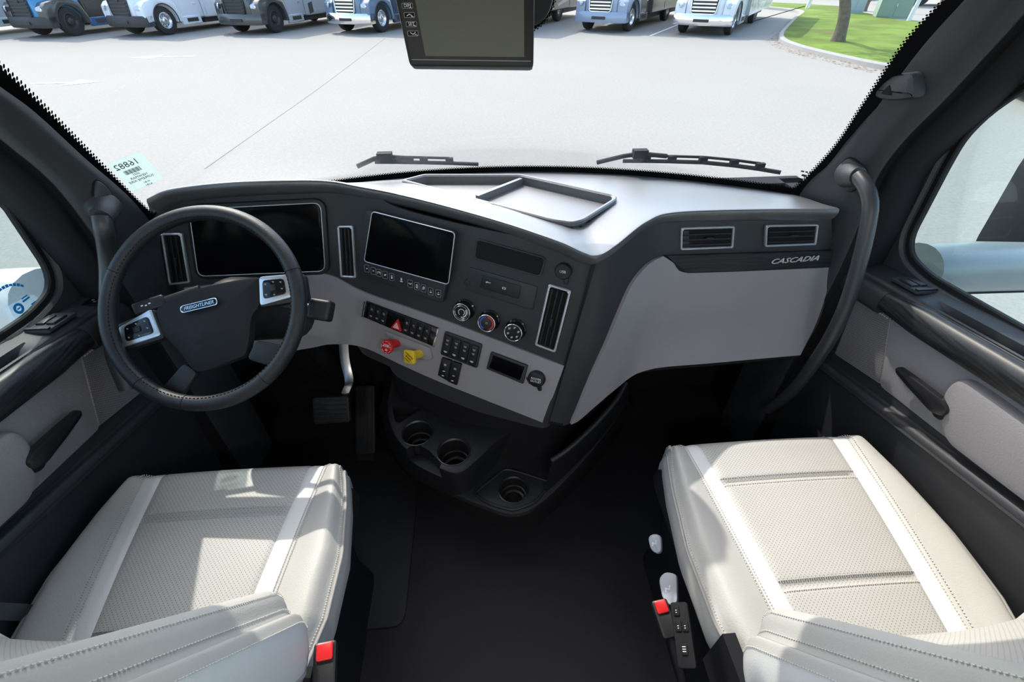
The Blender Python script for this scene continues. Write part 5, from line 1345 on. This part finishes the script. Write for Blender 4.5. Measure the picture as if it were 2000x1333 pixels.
# --- utility cabinets and posts
M['cabblue'] = mat('pale_blue_grey_metal', (.38, .46, .50), .5); M['cabgreen'] = mat('utility_green_metal', (.21, .30, .235), .5); M['slab'] = mat('concrete_slab', (.42, .41, .38), .9); M['postw'] = mat('white_post_paint', (.68, .70, .72), .5)
def cabinet(name, label, c, rz, w_, d_, h, mt, lid):
    r_ = empty(name, c, label, 'utility box'); F2 = Fr(c, (math.cos(rz), math.sin(rz), 0), (-math.sin(rz), math.cos(rz), 0))
    plate('slab', F2, rr(w_*1.25, d_*1.3, .03, 3), .09, M['slab'], r_, bev=.01)
    bd_ = plate('body', F2, rr(w_, d_, .02, 3), h, mt, r_, bev=.015, base=.09)
    plate('lid', F2, rr(w_*1.04, d_*1.04, .02, 3), .05, lid, r_, bev=.015, base=.09+h)
    for sx_ in (-1, 1): MB().box((sx_*w_*.245, -d_/2-.006, .09+h*.5), (w_*.225, .008, h*.42), F2).build('panel', mt, bd_)
    MB().box((w_*.02, -d_/2-.02, .09+h*.55), (.02, .015, .06), F2).build('latch', M['steel'], bd_)
    return r_
cabinet('electrical_cabinet', 'tall pale blue-grey cabinet right of the tree trunk', G(1664, 31), R(-30), .85, .6, 1.6, M['cabblue'], M['cabblue'])
cabinet('transformer_box', 'low green transformer box on a concrete slab', G(1735, 39), R(-28), 1.35, 1.1, 1.0, M['cabgreen'], M['cabgreen'])
def post(label, a, h, rad, lean): r_ = tube('post', [a, a+V((lean[0]*h*.5, lean[1]*h*.5, h*.5)), a+V((lean[0]*h, lean[1]*h, h))], rad, M['postw'], None, 10); tag(r_, label, 'post'); return r_
post('white leaning post right of the green transformer', G(1771, 47), 3.0, .09, (.10, 0)); 
post('white post standing at the corner of the lawn', G(1573, 22), 3.0, .07, (.12, 0)); post('thin white brace of the corner post', G(1578, 21), 3.0, .04, (.09, .1))
a_, b_ = G(1400, 50, .5), G(1580, 4, 1.4)
o = tube('guy_wire', [G(1470, 42, .02), G(1572, 12, .6)], .018, M['matte'], None, 6); tag(o, 'dark cable running down to the road from the corner post', 'cable')

# --- motorhomes and trucks
M['tyre'] = mat('tyre_rubber', (.018, .018, .019), .8); M['alu'] = mat('polished_wheel', (.68, .69, .70), .22, .9); M['darkrim'] = mat('black_wheel', (.03, .03, .032), .45)
M['wglass'] = mat('dark_vehicle_glass', (.02, .025, .03), .06); M['lamp'] = mat('clear_headlamp', (.55, .60, .65), .12, coat=.6); M['amber'] = mat('amber_lens', (.62, .22, .04), .3); M['vblack'] = mat('vehicle_black_plastic', (.03, .03, .032), .6)
def paint(n, c, r_=.28): return mat(n, c, r_, coat=.6, var=.03)
M['vw'] = paint('white_gloss_paint', (.70, .73, .78)); M['vblue'] = paint('bright_blue_paint', (.03, .22, .45)); M['vblk'] = paint('black_gloss_paint', (.018, .019, .022)); M['vnavy'] = paint('navy_paint', (.025, .05, .10)); M['vslate'] = paint('slate_blue_paint', (.12, .18, .26))
M['vgrey'] = paint('grey_blue_paint', (.26, .32, .42)); M['vcream'] = paint('cream_paint', (.50, .53, .52)); M['vred'] = paint('dull_red_paint', (.42, .10, .09)); M['vsil'] = paint('silver_paint', (.42, .43, .45)); M['vdk'] = paint('charcoal_paint', (.055, .055, .055)); M['vteal'] = paint('deep_blue_paint', (.02, .11, .26))
def truck(label, n, rz, hood, body, lower, bump, rim, grille, style='m2', stripes=(), fender=None):
    c = V((n.x, n.y, GZ)); cs, sn = math.cos(rz), math.sin(rz)
    c = c+V((-cs, -sn, 0))*.93                                     # n is the near front wheel: step to the axle's middle
    r_ = empty('motorhome', c, label, 'motorhome', 'motorhomes parked in a row')
    F = Fr(c, (cs, sn, 0), (-sn, cs, 0))
    P = lambda x, y, z: F.P(x, y, z)
    fender = fender or hood
    def wheel(x, y, sgn):
        Wf = Fr(P(x, y, .52), F.y, (0, 0, 1)) if sgn > 0 else Fr(P(x, y, .52), -F.y, (0, 0, 1))
        t_ = lathe('tyre', Wf, [(.30, -.14), (.44, -.15), (.505, -.12), (.52, -.05), (.52, .05), (.505, .12), (.44, .145), (.30, .13)], M['tyre'], r_, 36, caps=False)
        lathe('wheel_rim', Wf, [(.305, -.12), (.305, .125), (.285, .135), (.27, .10), (.22, .05), (.15, .045), (.13, .10), (.09, .125), (.01, .13)], M[rim], t_, 32, caps=False)
        mb = MB()
        for k in range(10): th = k*2*math.pi/10; mb.box((.175*math.cos(th), .175*math.sin(th), .06), (.018, .018, .016), Wf)
        mb.build('wheel_nuts', M['alu'] if rim != 'darkrim' else M['vblack'], t_, False)['kind'] = 'stuff'
    for x, y, sg in ((.93, 0, 1), (-.93, 0, -1), (.95, 5.2, 1), (-.95, 5.2, -1)): wheel(x, y, sg)
    # bonnet: stacked sections from nose to windscreen
    secs = []
    for y, wt, wb, zb, zt in ((-1.0, .52, .62, .62, 1.34), (-.94, .60, .72, .56, 1.46), (-.6, .66, .80, .56, 1.60), (0, .72, .88, .56, 1.74), (.75, .80, 1.0, .56, 1.92)):
        secs.append([P(x, y, z) for x, z in rpoly([(-wb, zb), (wb, zb), (wb, zb+(zt-zb)*.55), (wt, zt), (-wt, zt), (-wb, zb+(zt-zb)*.55)], .12, 4)])
    loft('bonnet', secs, M[hood], r_, closed=True, caps=True, ang=50)
    # fenders with wheel arches
    arc = [(.60*math.cos(R(a)), .52+.60*math.sin(R(a))) for a in range(-8, 190, 9)]
    pts = [(-.95, .46), (-.98, .80), (-.95, 1.08), (-.78, 1.22), (-.3, 1.32), (.3, 1.32), (.66, 1.12), (.80, .62), (.80, .40)]+[(-p[0]*-1, p[1]) for p in arc]
    for sx_ in (-1, 1):
        Ff = Fr(P(sx_*.74, 0, 0), F.y*sx_ , (0, 0, 1))
        pp = [(p[0]*sx_, p[1]) for p in pts]
        fd_ = plate('fender', Ff, pp, .42, M[fender], r_, bev=.05)
        ap = [(p[0]*sx_, p[1]) for p in arc]; tube('arch_lip', [Ff.P(a, b, .41) for a, b in ap], .022, M['vblack'], fd_, 8)
        Fh = Fr(P(sx_*.93, -.93, .92), (cs, sn, 0), (0, 0, 1)); Fh = facing(P(sx_*.98, -.92, 1.0), (F.x*sx_*.75-F.y*.66+V((0, 0, .25))).normalized(), F.x+F.y*sx_*.6)
        hl = plate('headlamp', Fh, rpoly([(-.20, -.07), (.10, -.10), (.24, .0), (.20, .10), (-.05, .12), (-.20, .05)], .05, 4), .05, M['lamp'], r_, bev=.02, base=-.02, dome=.02)
        plate('indicator', Fh, rpoly([(.12, -.05), (.21, 0), (.19, .06), (.12, .07)] if sx_ > 0 else [(-.17, -.04), (-.12, -.05), (-.12, .07), (-.17, .04)], .02, 3), .02, M['amber'], hl, bev=.006, base=.035)
        lathe('lamp_bulb', Fh, [(.05, .03), (.045, .055), (.02, .06)], M['chrome'], hl, 16)
    # bumper
    secs = []
    for x in (-1.16, -1.10, -.8, 0, .8, 1.10, 1.16):
        k = abs(x)/1.16; yb = -1.16+.22*k**3; e = 0 if abs(x) < 1.15 else .25
        secs.append([P(x, yb, .36+.03*e), P(x, yb-.03, .45), P(x, yb-.02, .66), P(x, yb+.03, .74), P(x, yb+.30, .74), P(x, yb+.30, .38)])
    bp = loft('bumper', secs, M[bump], r_, closed=True, caps=True, ang=40)
    MB().box((0, -1.185, .53), (.30, .02, .05), F).build('bumper_opening', M['vblack'], bp)
    if style == 'casc':
        secs = [[P(x, -1.02+.25*(abs(x)/1.12)**3, z) for z in (.30, .42, .62)]+[P(x, -.6, .62), P(x, -.6, .30)] for x in (-1.12, -.8, 0, .8, 1.12)]
    # grille
    gw0, gw1, gz0, gz1 = (.46, .52, .76, 1.36)
    Fg = Fr(P(0, -1.015, 0), F.x, (0, .18*1.0, 1)); Fg = facing(P(0, -1.15, .0), (-F.y+V((0, 0, .10))).normalized(), F.x)
    go = rpoly([(-gw0, gz0), (gw0, gz0), (gw1, gz1), (-gw1, gz1)], .08, 4)
    gb_ = plate('grille', Fg, go, .02, M['vblack'], r_, bev=.004, base=-.02)
    ringplate('grille_frame', Fg, inset(go, -.03), go, .05, M[grille], gb_, base=-.02, bev=.008)
    for k in range(5):
        z = gz0+.08+k*.115; MB().box((0, z, .012), (gw0-.01, .022, .016), Fg).build('grille_bar', M[grille], gb_)
    MB().box((0, gz1-.08, .035), (.10, .035, .012), Fg).build('nose_badge', M['vblack'], gb_)
    # cab and coach
    cb = MB().box((0, 1.42, 1.55), (1.08, .68, 1.07), F).build('cab', M[body], r_); cb.modifiers.new('b', 'BEVEL').width = .06
    for sx_ in (-1, 1):
        MB().box((sx_*1.083, 1.38, 1.25), (.006, .50, .70), F).build('cab_door', M[body], cb).modifiers.new('b', 'BEVEL').width = .004
        MB().box((sx_*1.092, 1.72, 1.02), (.012, .07, .022), F).build('door_handle', M['chrome'], cb)
        MB().box((sx_*1.086, 1.36, 2.05), (.008, .42, .28), F).build('door_window', M['wglass'], cb)
        stp = MB().box((sx_*1.08, 1.30, .45), (.07, .52, .16), F).build('step_skirt', M[lower], r_); stp.modifiers.new('b', 'BEVEL').width = .03
        MB().box((sx_*1.155, 1.32, .46), (.006, .30, .07), F).build('step_recess', M['vblack'], stp)
    MB().box((0, .78, 2.15), (.95, .06, .36), F).build('cab_windscreen', M['wglass'], cb)
    co = MB().box((0, 5.6, 2.05), (1.22, 3.5, 1.55), F).build('coach_body', M[lower], r_); co.modifiers.new('b', 'BEVEL').width = .05
    MB().box((0, 1.35, 3.15), (1.20, .78, .45), F).build('cab_over_bunk', M[lower], r_).modifiers.new('b', 'BEVEL').width = .08
    MB().box((0, 5.2, .42), (.9, 3.0, .14), F).build('chassis', M['vblack'], r_)
    for pts_, mt in stripes:
        Fs = Fr(P(1.222, 0, 0), F.y, (0, 0, 1)); plate('side_graphic', Fs, pts_, .006, M[mt], co, bev=0)
    for y0, y1 in ((2.5, 3.7), (4.0, 4.6), (6.2, 8.6)):
        MB().box((1.226, (y0+y1)/2, .85), (.004, (y1-y0)/2-.02, .24), F).build('locker_door', M[lower], co, False)
    MB().box((1.228, 3.2, 2.3), (.006, .7, .35), F).build('coach_window', M['wglass'], co, False)
    return r_
SL = R(-22); SR = R(-35)
swoosh = lambda m1, m2: [([(2.2, .55), (5.5, 1.1), (9, 2.0), (9, 2.5), (5.0, 1.5), (2.2, .95)], m1), ([(2.2, 1.1), (5, 1.7), (9, 2.8), (9, 3.0), (4.6, 2.0), (2.2, 1.35)], m2), ([(3.2, .5), (9, 1.2), (9, 1.5), (5, .85)], m2)]
truck('cream and red motorhome at the far left edge', G(-35, 72), R(-16), 'vcream', 'vcream', 'vcream', 'vblack', 'darkrim', 'vblack', stripes=[([(2.2, 1.0), (4.5, 2.0), (4.5, 2.4), (2.2, 1.35)], 'vred'), ([(2.2, .52), (9, .52), (9, .72), (2.2, .72)], 'vsil')])
truck('blue and black motorhome with dark wheels', G(150, 70), R(-19), 'vblue', 'vblk', 'vteal', 'vblack', 'darkrim', 'vblack', stripes=swoosh('vblk', 'vsil')[:2]+[([(2.2, .95), (9, 2.2), (9, 3.2), (2.2, 2.6)], 'vblue')], fender='vdk')
truck('plain white motorhome with black bumper, left of centre', G(331, 68), SL, 'vw', 'vw', 'vw', 'vblack', 'alu', 'vblack')
truck('charcoal and silver motorhome with swoosh graphics', G(541, 64), SL, 'vdk', 'vsil', 'vsil', 'vdk', 'darkrim', 'vblack', stripes=swoosh('vdk', 'vblk')+[([(4.5, .5), (9, .5), (9, 1.0), (6.5, .75)], 'vdk')])
truck('navy motorhome with chrome bumper beside the monitor', G(746, 63), R(-27), 'vslate', 'vnavy', 'vnavy', 'chrome', 'alu', 'chrome', stripes=swoosh('vw', 'vslate')[:1])
truck('black motorhome with pale swirl graphics behind the mirror mount', G(1000, 63), R(-30), 'vnavy', 'vblk', 'vblk', 'chrome', 'alu', 'chrome', stripes=swoosh('vslate', 'vsil'))
truck('blue-grey motorhome with tall chrome grille right of the monitor', G(1225, 61), SR, 'vgrey', 'vdk', 'vdk', 'vgrey', 'alu', 'chrome', style='casc', stripes=swoosh('vblk', 'vgrey')[:2])
truck('white motorhome with wide chrome bumper, farthest right of the row', G(1421, 68), SR, 'vw', 'vw', 'vsil', 'chrome', 'alu', 'chrome', stripes=[([(2.2, 1.6), (9, 1.6), (9, 2.6), (2.2, 2.6)], 'vblk'), ([(2.2, .5), (9, .5), (9, .9), (2.2, .8)], 'vw')])
# --- pale trailer and a car beyond the lawn, a dark car seen through the passenger window
tc0 = G(1800, 16); F = Fr(tc0, (.95, -.3, 0), (.3, .95, 0)); tr_e = empty('box_trailer', tc0, 'pale blue box trailer parked beyond the lawn', 'trailer')
MB().box((2.0, 3, 1.9), (3.6, 1.2, 1.35), F).build('box', M['vw'], tr_e).modifiers.new('b', 'BEVEL').width = .05
MB().box((2.0, 3, .45), (3.4, .9, .10), F).build('chassis', M['vblack'], tr_e)
MB().box((.6, 1.79, 1.5), (.10, .02, .12), F).build('side_latch', M['vblack'], tr_e)
for x in (-.6, .5, 3.8):
    lathe('tyre', Fr(F.P(x, 1.9, .45), F.x, (0, 0, 1)), [(.25, -.12), (.43, -.12), (.45, 0), (.43, .12), (.25, .10), (.05, .08)], M['tyre'], tr_e, 24)
def car(label, c, rz, pt):
    F = Fr(c, (math.cos(rz), math.sin(rz), 0), (-math.sin(rz), math.cos(rz), 0)); r_ = empty('parked_car', c, label, 'car')
    secs = []
    for x, z0, z1, w_ in ((-2.2, .35, .75, .75), (-2.0, .25, .85, .86), (-.9, .22, .95, .90), (1.1, .22, .95, .90), (2.0, .25, .85, .86), (2.25, .35, .7, .75)): secs.append([F.P(x, y, z) for y, z in rpoly([(-w_, z0), (w_, z0), (w_, z1*.75), (w_*.85, z1), (-w_*.85, z1), (-w_, z1*.75)], .1, 3)])
    loft('body', secs, M[pt], r_, closed=True, caps=True, ang=40)
    secs = []
    for x, z1, w_ in ((-1.5, .9, .78), (-.7, 1.4, .66), (.7, 1.42, .66), (1.6, .9, .78)): secs.append([F.P(x, y, z) for y, z in ((-w_, .85), (w_, .85), (w_*.9, z1), (-w_*.9, z1))])
    loft('cabin', secs, M['wglass'], r_, closed=True, caps=True, ang=40)
    for x in (-1.35, 1.35):
        for y in (-.82, .82):
            t_ = lathe('tyre', Fr(F.P(x, y, .33), F.x, (0, 0, 1)), [(.2, -.1), (.31, -.1), (.33, 0), (.31, .1), (.2, .1), (.02, .08)], M['tyre'], r_, 24)
car('dark car parked beyond the lawn, its wheel beside the tree trunk', G(1640, -2), R(-60), 'vblk')
car('dark car seen through the top of the passenger window', G(2045, 190), R(70), 'vblk')
